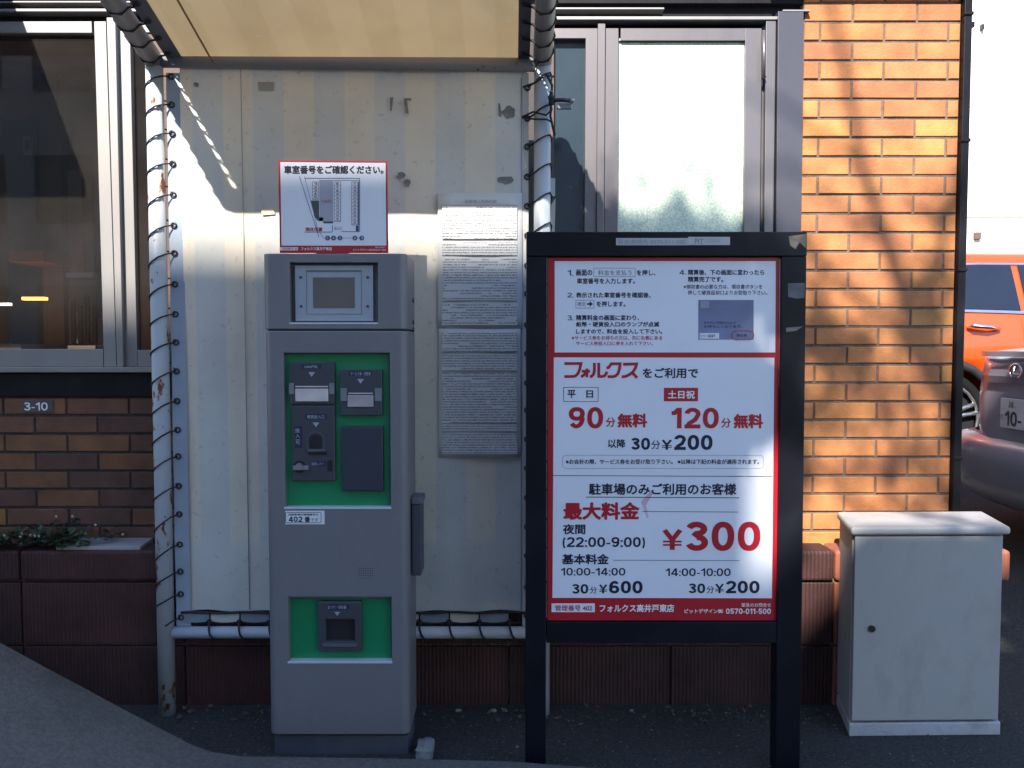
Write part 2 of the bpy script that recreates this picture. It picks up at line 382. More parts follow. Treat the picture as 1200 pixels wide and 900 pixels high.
def window_glass(name, tint, dust, refl=.9):
    m, t, N, L, b = new_mat(name)
    N.remove(b)
    tr = N.new('ShaderNodeBsdfTransparent'); tr.inputs[0].default_value = (*tint, 1)
    gl = N.new('ShaderNodeBsdfGlossy'); gl.inputs['Roughness'].default_value = .015; gl.inputs[0].default_value = (refl, refl, refl, 1)
    fr = N.new('ShaderNodeFresnel'); fr.inputs[0].default_value = 1.42
    mx = N.new('ShaderNodeMixShader'); L.new(fr.outputs[0], mx.inputs[0]); L.new(tr.outputs[0], mx.inputs[1]); L.new(gl.outputs[0], mx.inputs[2])
    df = N.new('ShaderNodeBsdfDiffuse'); df.inputs[0].default_value = (.5,.47,.45,1)
    tc = N.new('ShaderNodeTexCoord'); n = N.new('ShaderNodeTexNoise'); n.inputs['Scale'].default_value = 2.2; n.inputs['Detail'].default_value = 6; L.new(tc.outputs['Object'], n.inputs[0])
    mr = N.new('ShaderNodeMapRange'); mr.inputs[1].default_value = .35; mr.inputs[2].default_value = .7; mr.inputs[3].default_value = dust*.4; mr.inputs[4].default_value = dust*1.4
    L.new(n.outputs[0], mr.inputs[0])
    m2 = N.new('ShaderNodeMixShader'); L.new(mr.outputs[0], m2.inputs[0]); L.new(mx.outputs[0], m2.inputs[1]); L.new(df.outputs[0], m2.inputs[2])
    L.new(m2.outputs[0], N['Material Output'].inputs[0])
    return m
GLASS = window_glass('window_glass', (.88,.84,.83), .025)
def frosted():
    m, t, N, L, b = new_mat('frosted_glass')
    tc = N.new('ShaderNodeTexCoord'); v = N.new('ShaderNodeTexNoise'); v.inputs['Scale'].default_value = 170; v.inputs['Detail'].default_value = 2
    L.new(tc.outputs['Object'], v.inputs[0])
    r = N.new('ShaderNodeValToRGB'); r.color_ramp.elements[0].position = .35; r.color_ramp.elements[1].position = .65
    r.color_ramp.elements[0].color = (.50,.64,.52,1); r.color_ramp.elements[1].color = (.80,.90,.77,1)
    L.new(v.outputs[0], r.inputs[0]); L.new(r.outputs[0], b.inputs['Base Color'])
    b.inputs['Roughness'].default_value = .3
    bp = N.new('ShaderNodeBump'); bp.inputs['Strength'].default_value = .5; bp.inputs['Distance'].default_value = .003
    L.new(v.outputs[0], bp.inputs['Height']); L.new(bp.outputs[0], b.inputs['Normal'])
    return m
FROST = frosted()
dark_glass = M('dark_teal_glass', (.035,.055,.075), .12, var=.2, scale=2, bump=.0, spec=.8)

# ------------------------------------------------------------------ ground
def slope_z(x, y):
    return max(0, min(.62, .125*(y-.15)))
def grid(xs, ys, fz):
    bm = bmesh.new(); g = [[bm.verts.new((x, y, fz(x, y))) for x in xs] for y in ys]
    for j in range(len(ys)-1):
        for i in range(len(xs)-1):
            bm.faces.new((g[j][i], g[j][i+1], g[j+1][i+1], g[j+1][i])).smooth = True
    return bm
gx = [-300, -100, -40, -15, -6, -3, -1.5, 0, .8, 1.3, 1.8, 2.5, 4, 8, 16, 40, 120, 300]
gy = [-300, -100, -40, -15, -8, -4, -2, -1, -.5, 0, .15, 1, 2, 3, 4, 5.1, 6, 9, 14, 30, 90, 300]
g = obj('ground', grid(gx, gy, lambda x, y: slope_z(x, y)), asphalt, origin=Vector()); tag(g, kind='structure')
# raised pavement in front; its back edge climbs towards the left
edge = [(P(a, b, c)) for a, b, c in ((-700,480,2.7),(-260,640,2.68),(0,750,2.62),(55,780,2.61),(100,804,2.60),(150,831,2.58),(200,857,2.55),(225,870,2.53),(250,879,2.50),(285,884,2.47),(350,885,2.465),(430,886,2.46),(520,888,2.46),(600,890,2.46),(690,897,2.44),(770,901,2.42),(900,910,2.38),(1200,930,2.3))]
edge += [Vector((3.5, -.95, .03)), Vector((8, -1.1, .02))]
bm = bmesh.new()
rows = []
for k, f in enumerate((0, .012, .25, .6, 1.2, 3, 9, 40)):
    row = []
    for i, e in enumerate(edge):
        z = e.z + (0 if k else 0.0) - (.010 if k == 0 else 0)
        row.append(bm.verts.new((e.x*(1 if f < 3 else 1+f*.3), e.y-f, max(.012, z*(1-min(f, 1.2)*.03)) if k else z-.0)))
    rows.append(row)
for a, b in zip(rows[:-1], rows[1:]):
    for i in range(len(a)-1): bm.faces.new((b[i], b[i+1], a[i+1], a[i])).smooth = True
low = [bm.verts.new((e.x, e.y+.012, -.05)) for e in edge]
for i in range(len(edge)-1): bm.faces.new((rows[0][i], rows[0][i+1], low[i+1], low[i]))
pv = obj('pavement', bm, concrete, origin=Vector()); tag(pv, kind='structure')

# loose grit and leaf litter
bm = bmesh.new(); rg = random.Random(3)
for k in range(900):
    x = rg.uniform(-1.2, 2.2); y = rg.uniform(-.9, -.2) if rg.random() < .8 else rg.uniform(-.33, -.2)
    s = rg.uniform(.0015, .005) * (1.7 if rg.random() < .08 else 1); a = rg.random()*3
    c = Vector((x, y, s*.35))
    vs = [bm.verts.new(c+Vector((math.cos(a+q)*s*rg.uniform(.7,1.2), math.sin(a+q)*s, rg.uniform(-.3,.3)*s))) for q in (0, 1.57, 3.14, 4.7)]
    t = bm.verts.new(c+Vector((0,0,s*.8)))
    for i in range(4): bm.faces.new((vs[i], vs[(i+1)%4], t))
tag(obj('gravel', bm, M('pebbles', (.12,.115,.115), .9, var=.5, scale=40), origin=Vector()), 'scattered small pebbles on the dark asphalt', 'gravel', kind='stuff')
bm = bmesh.new()
for k in range(90):
    x = rg.uniform(-1.2, 1.3); y = rg.gauss(-.26, .04)
    s = rg.uniform(.006, .018); a = rg.random()*6
    vs = [bm.verts.new(Vector((x, y, .006))+Vector((math.cos(a+q)*s*l, math.sin(a+q)*s*l, rg.uniform(0,.012)))) for q, l in ((0,1),(1,.5),(2.2,.45),(3.14,.9),(4.1,.5),(5.3,.5))]
    bm.faces.new(vs)
tag(obj('leaf_litter', bm, M('dead_leaf', (.10,.08,.055), .8, var=.5, scale=30), origin=Vector()), 'dry fallen leaves at the foot of the planter wall', 'leaves', kind='stuff')
# concrete lumps near the machine and along the planter
def lump(px, py, d, sx, sy, sz, label, seed):
    r = random.Random(seed); bm = bmesh.new(); c = P(px, py, d)
    bmesh.ops.create_icosphere(bm, subdivisions=2, radius=1)
    for v in bm.verts: v.co = Vector((c.x+v.co.x*sx*r.uniform(.8,1.1), c.y+v.co.y*sy*r.uniform(.8,1.1), max(0, sz*.5+v.co.z*sz*.7*r.uniform(.85,1.1))))
    return tag(obj('stone', bm, M('pale_stone', (.20,.195,.195), .9, var=.2, bump=.4), None), label, 'stone')
bm = box(X(484,2.56), X(504,2.56), Y(2.57), Y(2.66), 0, .036)
bmesh.ops.subdivide_edges(bm, edges=bm.edges, cuts=3, use_grid_fill=True)
for v in bm.verts: v.co += Vector((rg.uniform(-.004,.004), rg.uniform(-.004,.004), rg.uniform(-.004,.004) if v.co.z > .01 else 0))
tag(obj('concrete_block', bm, M('pale_stone', (.20,.195,.195), .9, var=.2, bump=.4), None, bevel=.004), 'small rough concrete lump at the right foot of the payment machine', 'concrete')
lump(537, 826, 2.93, .013, .008, .010, 'small pale stone below the canvas rail, right of the payment machine', 1)
lump(578, 825, 2.93, .014, .008, .010, 'small pale stone just left of the sign post foot', 2)
lump(740, 829, 2.93, .009, .006, .009, 'lone pale pebble on the ground below the price board', 5)

# ------------------------------------------------------------------ restaurant building
DW = 3.15
B = empty('restaurant_building', (0, 0, 0), 'orange brick restaurant front with grey aluminium window and door', 'building')
BL, BH = .2415, .0715     # brick pitch
def brick_mesh(l):
    bm = bx(bmesh.new(), -l/2, l/2, -.011, .010, -.0305, .0305)
    bmesh.ops.bevel(bm, geom=[e for e in bm.edges if all(v.co.y < 0 for v in e.verts)], offset=.0022, segments=1, affect='EDGES')
    me = bpy.data.meshes.new('brick'); bm.to_mesh(me); bm.free(); return me
_bm = {}
def bricks(parent, x0, x1, ztop, n, mat, ja, jb):
    """courses of bricks; ja and jb are the x of one vertical joint in even and odd courses"""
    for r in range(n):
        z = ztop - .0358 - r*BH
        j0 = jb if r % 2 else ja
        x = j0 - math.ceil((j0-x0)/BL)*BL
        while x < x1:
            a, b = max(x+.0045, x0), min(x+BL-.0045, x1)
            if b-a > .012:
                l = round(b-a, 3)
                if (l, mat.name) not in _bm:
                    me = brick_mesh(l); me.materials.append(mat); _bm[(l, mat.name)] = me
                o = bpy.data.objects.new('brick', _bm[(l, mat.name)]); C.objects.link(o); o.parent = parent
                o.location = Vector(((a+b)/2, -.0005+random.uniform(-.0014,.0014), z+random.uniform(-.0006,.0006))) - wloc(parent)
                o.rotation_euler = (random.uniform(-.012,.012), random.uniform(-.003,.003), random.uniform(-.006,.006))
            x += BL
# right pillar:  photo x 941..1117 , bricks from y -10 down to behind the planter
xr0, xr1 = X(935,DW), X(1113.5,DW)
ztop = Z(27.3, DW)
pil = obj('brick_pillar', box(xr0-.002, xr1+.006, -.0055, .34, -.02, 2.95), mortar, B)
bricks(pil, xr0, xr1, ztop+2*BH, 34, BRICK, P(960,38,DW).x, P(997.5,60,DW).x)
# left wall below the window
xl0, xl1 = X(-260,DW), X(330,DW)
zsill = Z(465, DW)
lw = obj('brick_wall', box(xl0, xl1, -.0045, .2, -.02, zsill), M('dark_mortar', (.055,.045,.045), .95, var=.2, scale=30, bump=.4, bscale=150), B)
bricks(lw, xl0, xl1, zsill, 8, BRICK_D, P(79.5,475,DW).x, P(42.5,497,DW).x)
obj('wall_base', box(xl0, xl1, .008, .2, -.05, -.021), mortar, B)
# wall mass behind the tent and around the openings
obj('inner_wall', box(xl1+.003, X(640,DW), .02, .2, -.02, 2.95), M('dark_wall', (.06,.05,.05), .8), B)
obj('door_step_wall', box(X(640,DW)+.003, xr0-.005, .02, .25, -.02, .12), M('dark_wall', (.06,.05,.05), .8), B)
# side and rear of the building
obj('side_wall', box(xr1-.12, xr1+.030, .345, 5.0, -.02, 2.95), M('render_wall', (.35,.32,.28), .8), B)
obj('rear_wall', box(-6, xr1, 5.003, 5.15, -.02, 2.95), M('render_wall', (.35,.32,.28), .8), B)
obj('left_end_wall', box(-6.1, -6.002, .0, 5.0, -.02, 2.95), M('render_wall', (.35,.32,.28), .8), B)
obj('left_front_wall', box(-6, xl0-.003, .006, .2, -.02, 2.95), M('render_wall', (.35,.32,.28), .8), B)
obj('roof_slab', box(-6.1, xr1+.04, -.07, 5.2, 2.955, 3.3), M('black_paint', (.012,.012,.018), .5), B)
obj('interior_floor', box(-6, xr1-.13, .21, 5.0, .42, .45), M('interior_floor', (.3,.22,.16), .4), B)
obj('ceiling', box(-6, xr1-.13, .21, 5.0, 2.90, 2.95), M('interior_ceiling', (.6,.55,.5), .8), B)
# header bands (dark) with two thin bright aluminium rails
def band(px0, px1, py0, py1, d, th, mat, name='header_band', par=None, bev=.002):
    return obj(name, pbox(px0, px1, py0, py1, d, th), mat, par or B, bevel=bev)
band(-260, 941, -60, 30, DW+.03, .16, black)
band(-260, 941, -60, -3, DW-.0, .09, black)
band(640, 941, -2.5, 4, DW-.0, .06, black)
for a0, a1, y0, y1 in ((-200, 170, -4.5, -.5),):
    pass
band(-200, 200, 1.0, 3.2, DW-.02, .05, alum, 'header_rail')
band(-200, 200, 10, 13.5, DW-.02, .05, alum, 'header_rail')
band(640, 775, 8.5, 11, DW-.02, .05, alum, 'header_rail')
band(640, 908, 19, 23, DW-.02, .05, alum, 'header_rail')
aw = obj('awning', box(-3.6, -1.94, -.9, .0, 2.76, 2.82), black, B)
obj('eave_board', box(.94, 1.95, -.13, .0, 2.73, 2.79), black, B)
# left window
W = obj('window', pbox(-260, 200, 430.5, 436.5, DW-.045, .12), alum, B, bevel=.002)   # sill carries the sashes
W['label'] = 'sliding aluminium window with dark reflecting glass'
def fr(px0, px1, py0, py1, d, th, mat=alum, name='frame', par=W): return obj(name, pbox(px0, px1, py0, py1, d, th), mat, par, bevel=.0018)
fr(-200, 117, 25, 38.5, DW+.003, .03)          # top rail, left sash
fr(-200, 121.5, 409, 430, DW+.0, .035)        # bottom rail
bmv = bmesh.new()
def slant(x0a, x1a, ya, x0b, x1b, yb, d, th, mat, name, par):
    a = [P(x0a,ya,d), P(x1a,ya,d), P(x1b,yb,d), P(x0b,yb,d)]
    bm = prism([(p.x, p.z) for p in (a[0],a[1],a[2],a[3])], Y(d), Y(d)+th)
    return obj(name, bm, mat, par, bevel=.0018)
slant(110,124,25, 122,136.5,430, DW+.0, .035, alum, 'stile', W)
slant(124.7,135,20.5, 137.2,144.5,430, DW-.012, .05, alum, 'stile', W)
slant(137.5,152,26, 147.5,161,430, DW+.012, .035, alum, 'stile', W)
fr(161.5, 200, 26, 38, DW+.014, .03)
fr(161.5, 200, 410, 430, DW+.014, .03)
obj('pane', pbox(-200, 122, 37, 411, DW+.022, .006), GLASS, W)
obj('pane', pbox(150, 205, 37, 411, DW+.035, .006), GLASS, W)
fr(-260, 330, 437, 465, DW-.02, .1, black, 'apron', W)
fr(178, 330, -10, 437, DW+.02, .1, M('brown_jamb', (.10,.06,.05), .6), 'jamb', W)
fr(-260, -201, 0, 430, DW, .1, alum, 'jamb', W)
# address plate
AP = obj('address_plate', pbox(24, 61, 469.5, 483.5, DW-.017, .005), M('plate_violet', (.085,.075,.085), .4), lw, bevel=.001)
# interior room seen through the window
room = obj('interior_partition', box(-4.6, -.75, 1.9, 1.95, .45, 2.9), M('interior_brown', (.42,.24,.17), .7, var=.25, scale=1.2), B)
obj('interior_wall', box(-.8, -.75, .25, 1.89, .45, 2.9), M('interior_brown', (.15,.085,.055), .7), B)
d_in = 4.9
obj('interior_door', pbox(13, 53, 140, 470, d_in, .04), M('interior_door', (.012,.011,.022), .4), room, bevel=.004)
dp = obj('poster', pbox(34, 44, 160, 182, d_in-.01, .003), M('poster_grey', (.6,.6,.65), .6), room)
obj('door_sign', pbox(37, 41, 165, 176, d_in-.014, .002), M('plate_grey', (.14,.13,.17), .4), room)
obj('interior_post', pbox(53, 77, 60, 470, d_in-.12, .1), M('interior_post', (.20,.15,.13), .6), B)
obj('interior_panel', pbox(77, 101, 200, 330, d_in-.05, .03), M('interior_grey', (.36,.34,.36), .6), room)
obj('interior_panel', pbox(101, 113, 210, 470, d_in-.05, .03), M('interior_grey_dark', (.2,.19,.2), .6), room)
obj('interior_shelf', pbox(14, 55, 293, 307, d_in-.35, .3), M('shelf_wood', (.5,.22,.12), .5), B, bevel=.004)
obj('interior_lamp', pbox(28, 54, 348, 351.5, d_in-.4, .04), M('lamp_orange', (.9,.35,.08), .4, emis=((1,.33,.06), 3.2), bump=0), B)
for kx in (0, 5, 9, 12): obj('interior_lamp', pbox(kx, kx+2.2, 355, 358, d_in-.3, .02), M('lamp_white', (.9,.9,.9), .4, emis=((1,.9,.85), 2.0), bump=0), B)
obj('interior_table', pbox(-40, 26, 403, 412, d_in-1.1, .7), M('table_pale', (.45,.40,.36), .4), B, bevel=.004)
tb = P(84, 320, 4.0)
bm = bmesh.new()
vs = [bm.verts.new(P(a, b, 4.0)) for a, b in ((79,323),(98,322),(114,318),(113,372),(98,380),(80,374))]; f = bm.faces.new(vs)
r_ = bmesh.ops.extrude_face_region(bm, geom=[f])
for e_ in r_['geom']:
    if isinstance(e_, bmesh.types.BMVert): e_.co.y += .05
obj('seat_back', bm, M('seat_grey', (.22,.2,.2), .6), B, bevel=.01)
obj('seat_trim', pbox(79, 112, 319, 326, 3.97, .09), M('seat_trim', (.6,.56,.56), .5), B, bevel=.008)
obj('table_napkin', pbox(80, 113, 405, 411, 3.5, .3), M('table_pale', (.45,.40,.36), .4), B, bevel=.003)
for k in range(7):
    obj('table_item', pbox(82+k*4.2, 84.5+k*4.2, 345+random.uniform(0,22), 403, 3.75+random.uniform(0,.2), .02), M('bottle_brown', (.16,.09,.04), .3) if k % 2 else M('seat_grey', (.22,.2,.2), .6), B, bevel=.004)

# entrance door
D = obj('door', pbox(640, 905, 2, 20, DW+.06, .1), alum_d, B)
D['label'] = 'grey aluminium door with a frosted glass pane'
AD = M('door_aluminium', (.20,.19,.21), .38, metal=.65, var=.07, scale=3, bump=.02, stretch=(1,1,.2), dirt=(.13,.13,.15), dscale=5, damt=.5)
def fd(*a, name='frame', mat=AD): return obj(name, pbox(*a), mat, D, bevel=.0018)
fd(630, 685.8, 33, 45, DW, .04)                       # side light top rail
slant(686.5,700.5,33, 681,695.5,760, DW, .04, AD, 'stile', D)
slant(700.8,709.5,27.5, 695.8,704,760, DW-.012, .06, AD, 'stile', D)
slant(709.8,725,33, 704.3,722.5,760, DW, .045, AD, 'stile', D)
slant(873.5,893,33, 868,886,760, DW, .045, AD, 'stile', D)
fd(725, 878.5, 33, 47.5, DW+.003, .04, name='rail')
fd(722, 869, 700, 760, DW, .045, name='rail')
slant(893.6,897.6,30, 886.6,890,760, DW+.01, .03, alum_d, 'jamb', D)
slant(898,909.5,24, 890.5,900,760, DW-.015, .09, AD, 'jamb', D)
obj('frosted_pane', pbox(716, 876, 45, 705, DW+.018, .006), FROST, D)
obj('gasket', pbox(723.5, 874, 47.6, 49.2, DW+.012, .006), black, D)
obj('dark_pane', pbox(630, 690, 44, 760, DW+.03, .006), dark_glass, D)
fd(641, 648.5, 46, 760, DW+.01, .018, mat=M('brown_jamb', (.10,.06,.05), .6), name='jamb')
prect(641.5, 650, 209, 230, DW+.004, M('pale_sticker', (.42,.5,.52), .5), D, 'sticker', lift=.003, th=.002)
ppoly([(646,240),(651,232),(650,275),(644,275)], DW, M('pale_sticker2', (.5,.5,.45), .5), D, 'sticker', lift=.002)
bm = bmesh.new(); h = P(893, 44, DW)
tube(bm, [P(895.5, 36, DW-.025), P(895, 90, DW-.025)], .006, 10); obj('hinge', bm, AD, D)
bm = bmesh.new(); disc(bm, P(894.5, 91, DW-.02), .008, 'y', .01); obj('hinge_cap', bm, black, D)
slant(912,942,13, 905,933,760, DW-.03, .13, M('column_aluminium', (.11,.11,.14), .4, metal=.65, var=.12, scale=2.5, bump=.02, stretch=(1,1,.5)), 'column', D)
obj('column_cap', pbox(911, 942.5, 11.3, 13, DW-.032, .13), alum, D)
# downpipe at the corner of the pillar
dpipe = obj('downpipe', box(xr1+.002, X(1126.5,DW-.02), Y(DW)-.035, .05, -.02, 2.94), black, B, bevel=.003)
for py in (18, 165, 315, 533):
    obj('pipe_bracket', box(xr1+.0, X(1127.2,DW-.02), -.041, -.01, Z(py+4,DW), Z(py,DW)), black, dpipe, bevel=.002)
obj('pipe_clip', box(X(1126.4,DW-.02), X(1130,DW-.02), -.03, -.01, Z(35,DW), Z(29,DW)), black, dpipe)

# planter wall in front of the brick front
PT = empty('planter_wall', (0, -.15, 0), 'long low brown ribbed tile planter in front of the brick wall', 'planter')
DP = 2.985
def ribs_mat():
    m = PLANT; t = m.node_tree; N = t.nodes; L = t.links
    for mm in (PLANT, PLANT_R):
        t = mm.node_tree; N = t.nodes; L = t.links
        wv = N.new('ShaderNodeTexWave'); wv.wave_type = 'BANDS'; wv.bands_direction = 'X'; wv.inputs['Scale'].default_value = 22; wv.inputs['Distortion'].default_value = .6
        tc = N.new('ShaderNodeTexCoord'); L.new(tc.outputs['Object'], wv.inputs[0])
        b2 = N.new('ShaderNodeBump'); b2.inputs['Strength'].default_value = .35; b2.inputs['Distance'].default_value = .006
        L.new(wv.outputs['Fac'], b2.inputs['Height']); old = [n for n in N if n.type == 'BUMP' and n != b2][0]
        L.new(old.outputs[0], b2.inputs['Normal']); L.new(b2.outputs[0], N['Principled BSDF'].inputs['Normal'])
ribs_mat()
x0, x1 = X(-400, DP), X(1190, DP)
obj('planter_core', box(x0+.01, x1-.06, Y(DP)+.02, -.05, -.02, Z(652,DP)), mortar, PT)
zc0, zc1 = Z(682, DP), Z(645, DP-.0)
tl = .60; xx = x0 + .1
cols = []
while xx < x1: cols.append(xx); xx += tl
cols = [x0] + cols + [x1]
cols = [c_ for i_, c_ in enumerate(cols) if i_ in (0, len(cols)-1) or x1-c_ > .25]
for a, b in zip(cols[:-1], cols[1:]):
    if b-a < .02: continue
    bf = min(b, X(1178, DP))
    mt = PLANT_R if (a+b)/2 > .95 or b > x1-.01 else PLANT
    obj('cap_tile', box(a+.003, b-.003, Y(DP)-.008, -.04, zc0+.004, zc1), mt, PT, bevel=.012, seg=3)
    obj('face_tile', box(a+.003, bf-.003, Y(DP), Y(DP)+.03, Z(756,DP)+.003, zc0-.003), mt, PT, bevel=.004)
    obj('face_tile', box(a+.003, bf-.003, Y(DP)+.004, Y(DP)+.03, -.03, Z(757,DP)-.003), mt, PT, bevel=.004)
obj('soil', box(x0+.01, X(330,DP), -.05, .004, -.02, Z(655,DP)), M('soil', (.03,.022,.016), .95, var=.5, bump=.8), PT)
slab = obj('concrete_lid', prism([(0,0),(1,0),(1,1),(0,1)], 0, 1), M('lid_concrete', (.30,.29,.30), .9, var=.12, bump=.3), None)
bpy.data.objects.remove(slab)
zl = Z(645, DP)
bm = bmesh.new()
pts = [(P(61,643,2.97).x, -.155), (P(161,643,2.97).x, -.155), (P(177,626,3.12).x, -.012), (P(84,626,3.12).x, -.012)]
a = [bm.verts.new((p[0], p[1], zl+.012)) for p in pts]; b = [bm.verts.new((p[0], p[1], zl-.03)) for p in pts]
bm.faces.new(a); bm.faces.new(b[::-1])
for k in range(4): bm.faces.new((a[k], b[k], b[(k+1)%4], a[(k+1)%4]))
bmesh.ops.recalc_face_normals(bm, faces=bm.faces)
obj('concrete_lid', bm, M('lid_concrete', (.30,.29,.30), .9, var=.12, bump=.3), PT, bevel=.003)
# low plants in planter
def leaves(bm, c, n, spread, hgt, s, rg, mi=0):
    for k in range(n):
        p = Vector((c[0]+rg.gauss(0, spread), c[1]+rg.uniform(-.05,.05), c[2]+abs(rg.gauss(0, hgt))))
        a = rg.random()*6.28; tl_ = rg.uniform(-.6,.9); l = s*rg.uniform(.6,1.3)
        d1 = Vector((math.cos(a)*math.cos(tl_), math.sin(a)*math.cos(tl_), math.sin(tl_))); d2 = d1.cross(Vector((0,0,1))).normalized()*l*.38
        vs = [bm.verts.new(q) for q in (p, p+d1*l*.5+d2, p+d1*l, p+d1*l*.5-d2)]
        bm.faces.new(vs).material_index = mi
leafm = M('dark_leaf', (.02,.035,.016), .6, var=.5, scale=20, bump=0)
leafm2 = M('mid_leaf', (.035,.06,.025), .6, var=.4, scale=20, bump=0)
rg = random.Random(5)
bm = bmesh.new()
for px in range(-120, 100, 6):
    leaves(bm, P(px, 636, 3.02), 26, .03, .018 if px < 40 else .022, .026, rg, rg.randint(0,1))
for px, hh in ((70, .05), (84,.04), (60,.03), (128, .02)): leaves(bm, P(px, 630, 3.08), 40, .02, hh, .02, rg, 0)
tag(obj('ground_cover', bm, [leafm, leafm2], None, origin=Vector((-1.7,-.1,.66))), 'low dark green ground cover growing in the planter', 'plants', kind='stuff')
bm = bmesh.new(); 
for px, py in ((5,627),(26,625),(24,629),(36,627),(41,627.5),(46,628),(66,605),(85,605),(112,615),(144,626)):
    c = P(px, py, 2.99 if py > 620 else 3.08)
    for q in range(5):
        a = q*1.26+rg.random()*.3
        vs = [bm.verts.new(c+Vector(v)) for v in ((0,0,0), (math.cos(a-.4)*.004, -.002, math.sin(a-.4)*.004), (math.cos(a)*.0065, -.001, math.sin(a)*.0065), (math.cos(a+.4)*.004, -.002, math.sin(a+.4)*.004))]
        bm.faces.new(vs)
tag(obj('flowers', bm, M('petal', (.6,.58,.5), .6, bump=0), None, origin=Vector((-1.7,-.1,.66))), 'tiny pale flowers among the plants in the planter', 'flowers', kind='stuff')
# address lettering
text('3-10', 28.5, 56, 471.5, 481, DW-.017, white_t, AP, bold=.02)

# ------------------------------------------------------------------ tent / canvas canopy
T = empty('canvas_canopy', P(400, 840, DCAN) * 1, 'beige striped canvas canopy laced with dark rope to white steel pipes', 'canopy')
T.location.z = 0
PR = .0295
def zz(py): return Z(py, DCAN)
pl0, pl1 = P(181, 62, DCAN), P(193.5, 845, DCAN); pl0.z = zz(66); pl1.z = 0.0
xL = X(190, DCAN); xR = X(635, DCAN)
# poles (very slight lean as in the photo)
bm = bmesh.new(); tube(bm, [(xL-.004, Y(DCAN), 0.0), (xL-.004, Y(DCAN), 1.0), (xL-.006, Y(DCAN), zz(66))], PR, 20); obj('pole', bm, pipe_rust, T)['label'] = 'rust-stained left pole'
bm = bmesh.new(); tube(bm, [(xR, Y(DCAN), 0.0), (xR, Y(DCAN), 1.0), (xR, Y(DCAN), zz(66))], PR, 20); obj('pole', bm, pipe_mat, T)
zr = zz(741)
bm = bmesh.new(); tube(bm, [(xL+PR*.8, Y(DCAN), zr), (xR-PR*.8, Y(DCAN), zr)], .0215, 16); obj('bottom_rail', bm, pipe_mat, T)
# upper rail between wall panel and roof
ztop_c = zz(72)
bm = bmesh.new(); tube(bm, [(xL, Y(DCAN), zz(71)), ((xL+xR)/2, Y(DCAN), zz(73)), (xR, Y(DCAN), zz(76))], .024, 16); obj('top_rail', bm, pipe_grey, T)
# canopy side pipes rising towards the viewer
RL, RS = .74, .30
def roofpt(x, s, dz=0): return Vector((x, Y(DCAN)-s, zz(72)+RS*s+dz))
for xc in (xL-.005, xR):
    bm = bmesh.new(); tube(bm, [roofpt(xc, 0), roofpt(xc, RL)], .033, 18); obj('roof_pipe', bm, pipe_grey, T)
bm = bmesh.new(); tube(bm, [roofpt(xL, RL), roofpt(xR, RL)], .033, 18); obj('roof_pipe', bm, pipe_grey, T)
# roof sheet with dark hems
def sheet(x0, x1, fpt, nx, ns, smax, mat, name, bulge=0):
    bm = bmesh.new(); g = []
    for j in range(ns+1):
        s = smax*j/ns
        g.append([bm.verts.new(fpt(x0+(x1-x0)*i/nx, s, bulge*math.sin(math.pi*i/nx)*math.sin(math.pi*min(1, j/ns)))) for i in range(nx+1)])
    for j in range(ns):
        for i in range(nx): bm.faces.new((g[j][i], g[j][i+1], g[j+1][i+1], g[j+1][i])).smooth = True
    return obj(name, bm, mat, T)
hw = .062
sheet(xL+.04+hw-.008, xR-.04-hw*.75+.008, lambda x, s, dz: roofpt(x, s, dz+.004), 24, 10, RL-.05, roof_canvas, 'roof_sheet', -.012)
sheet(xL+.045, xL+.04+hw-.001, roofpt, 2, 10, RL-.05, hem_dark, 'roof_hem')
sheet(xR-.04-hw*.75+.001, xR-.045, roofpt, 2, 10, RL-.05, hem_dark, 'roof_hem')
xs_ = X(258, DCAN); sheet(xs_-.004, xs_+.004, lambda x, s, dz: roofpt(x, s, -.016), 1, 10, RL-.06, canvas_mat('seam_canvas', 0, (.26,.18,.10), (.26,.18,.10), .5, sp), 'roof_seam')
# hanging canvas wall
YC = Y(DCAN)+.018
xc0, xc1 = xL+.078, xR-.055
rgc = random.Random(11)
def cw(x, z):
    return YC + .006*math.sin(x*5.1+1)*math.sin(z*2.3) + .003*math.sin(x*17+z*3)
bm = bmesh.new(); nx, nz = 40, 50; g = []
zb, zt = zz(718), zz(74)
for j in range(nz+1):
    z = zb+(zt-zb)*j/nz
    g.append([bm.verts.new((xc0+(xc1-xc0)*i/nx, cw(xc0+(xc1-xc0)*i/nx, z), z + (.004*math.sin(i*.9) if j == 0 else 0))) for i in range(nx+1)])
for j in range(nz):
    for i in range(nx): bm.faces.new((g[j][i], g[j][i+1], g[j+1][i+1], g[j+1][i])).smooth = True
CV = obj('canvas_wall', bm, canvas, T)
# side hems (strips with eyelets)
for (a, b, nm) in ((xL+.030, xc0+.004, hem_mat), (xc1-.014, xR-.048, M('canvas_edge', (.50,.50,.50), .6))):
    bm = bmesh.new(); n = 24
    for j in range(n+1):
        z = zz(735)+(zz(84)-zz(735))*j/n
        l = bm.verts.new((a, YC-.006+.002*math.sin(j*1.3), z)); r2 = bm.verts.new((b, YC-.004, z))
        if j: bm.faces.new((pl_, pr_, r2, l)).smooth = True
        pl_, pr_ = l, r2
    obj('side_hem', bm, nm, T)
bm = bmesh.new(); tube(bm, [(xc1-.018, YC-.006, zz(90)), (xc1-.018, YC-.006, zz(716))], .002, 6); obj('hem_cord', bm, hem_mat, T)
bm = bmesh.new(); tube(bm, [(X(286,DCAN), YC-.003, zz(78)), (X(287,DCAN), YC-.003, zz(716))], .0016, 6); obj('canvas_seam', bm, M('seam_grey', (.38,.36,.36), .7), T)
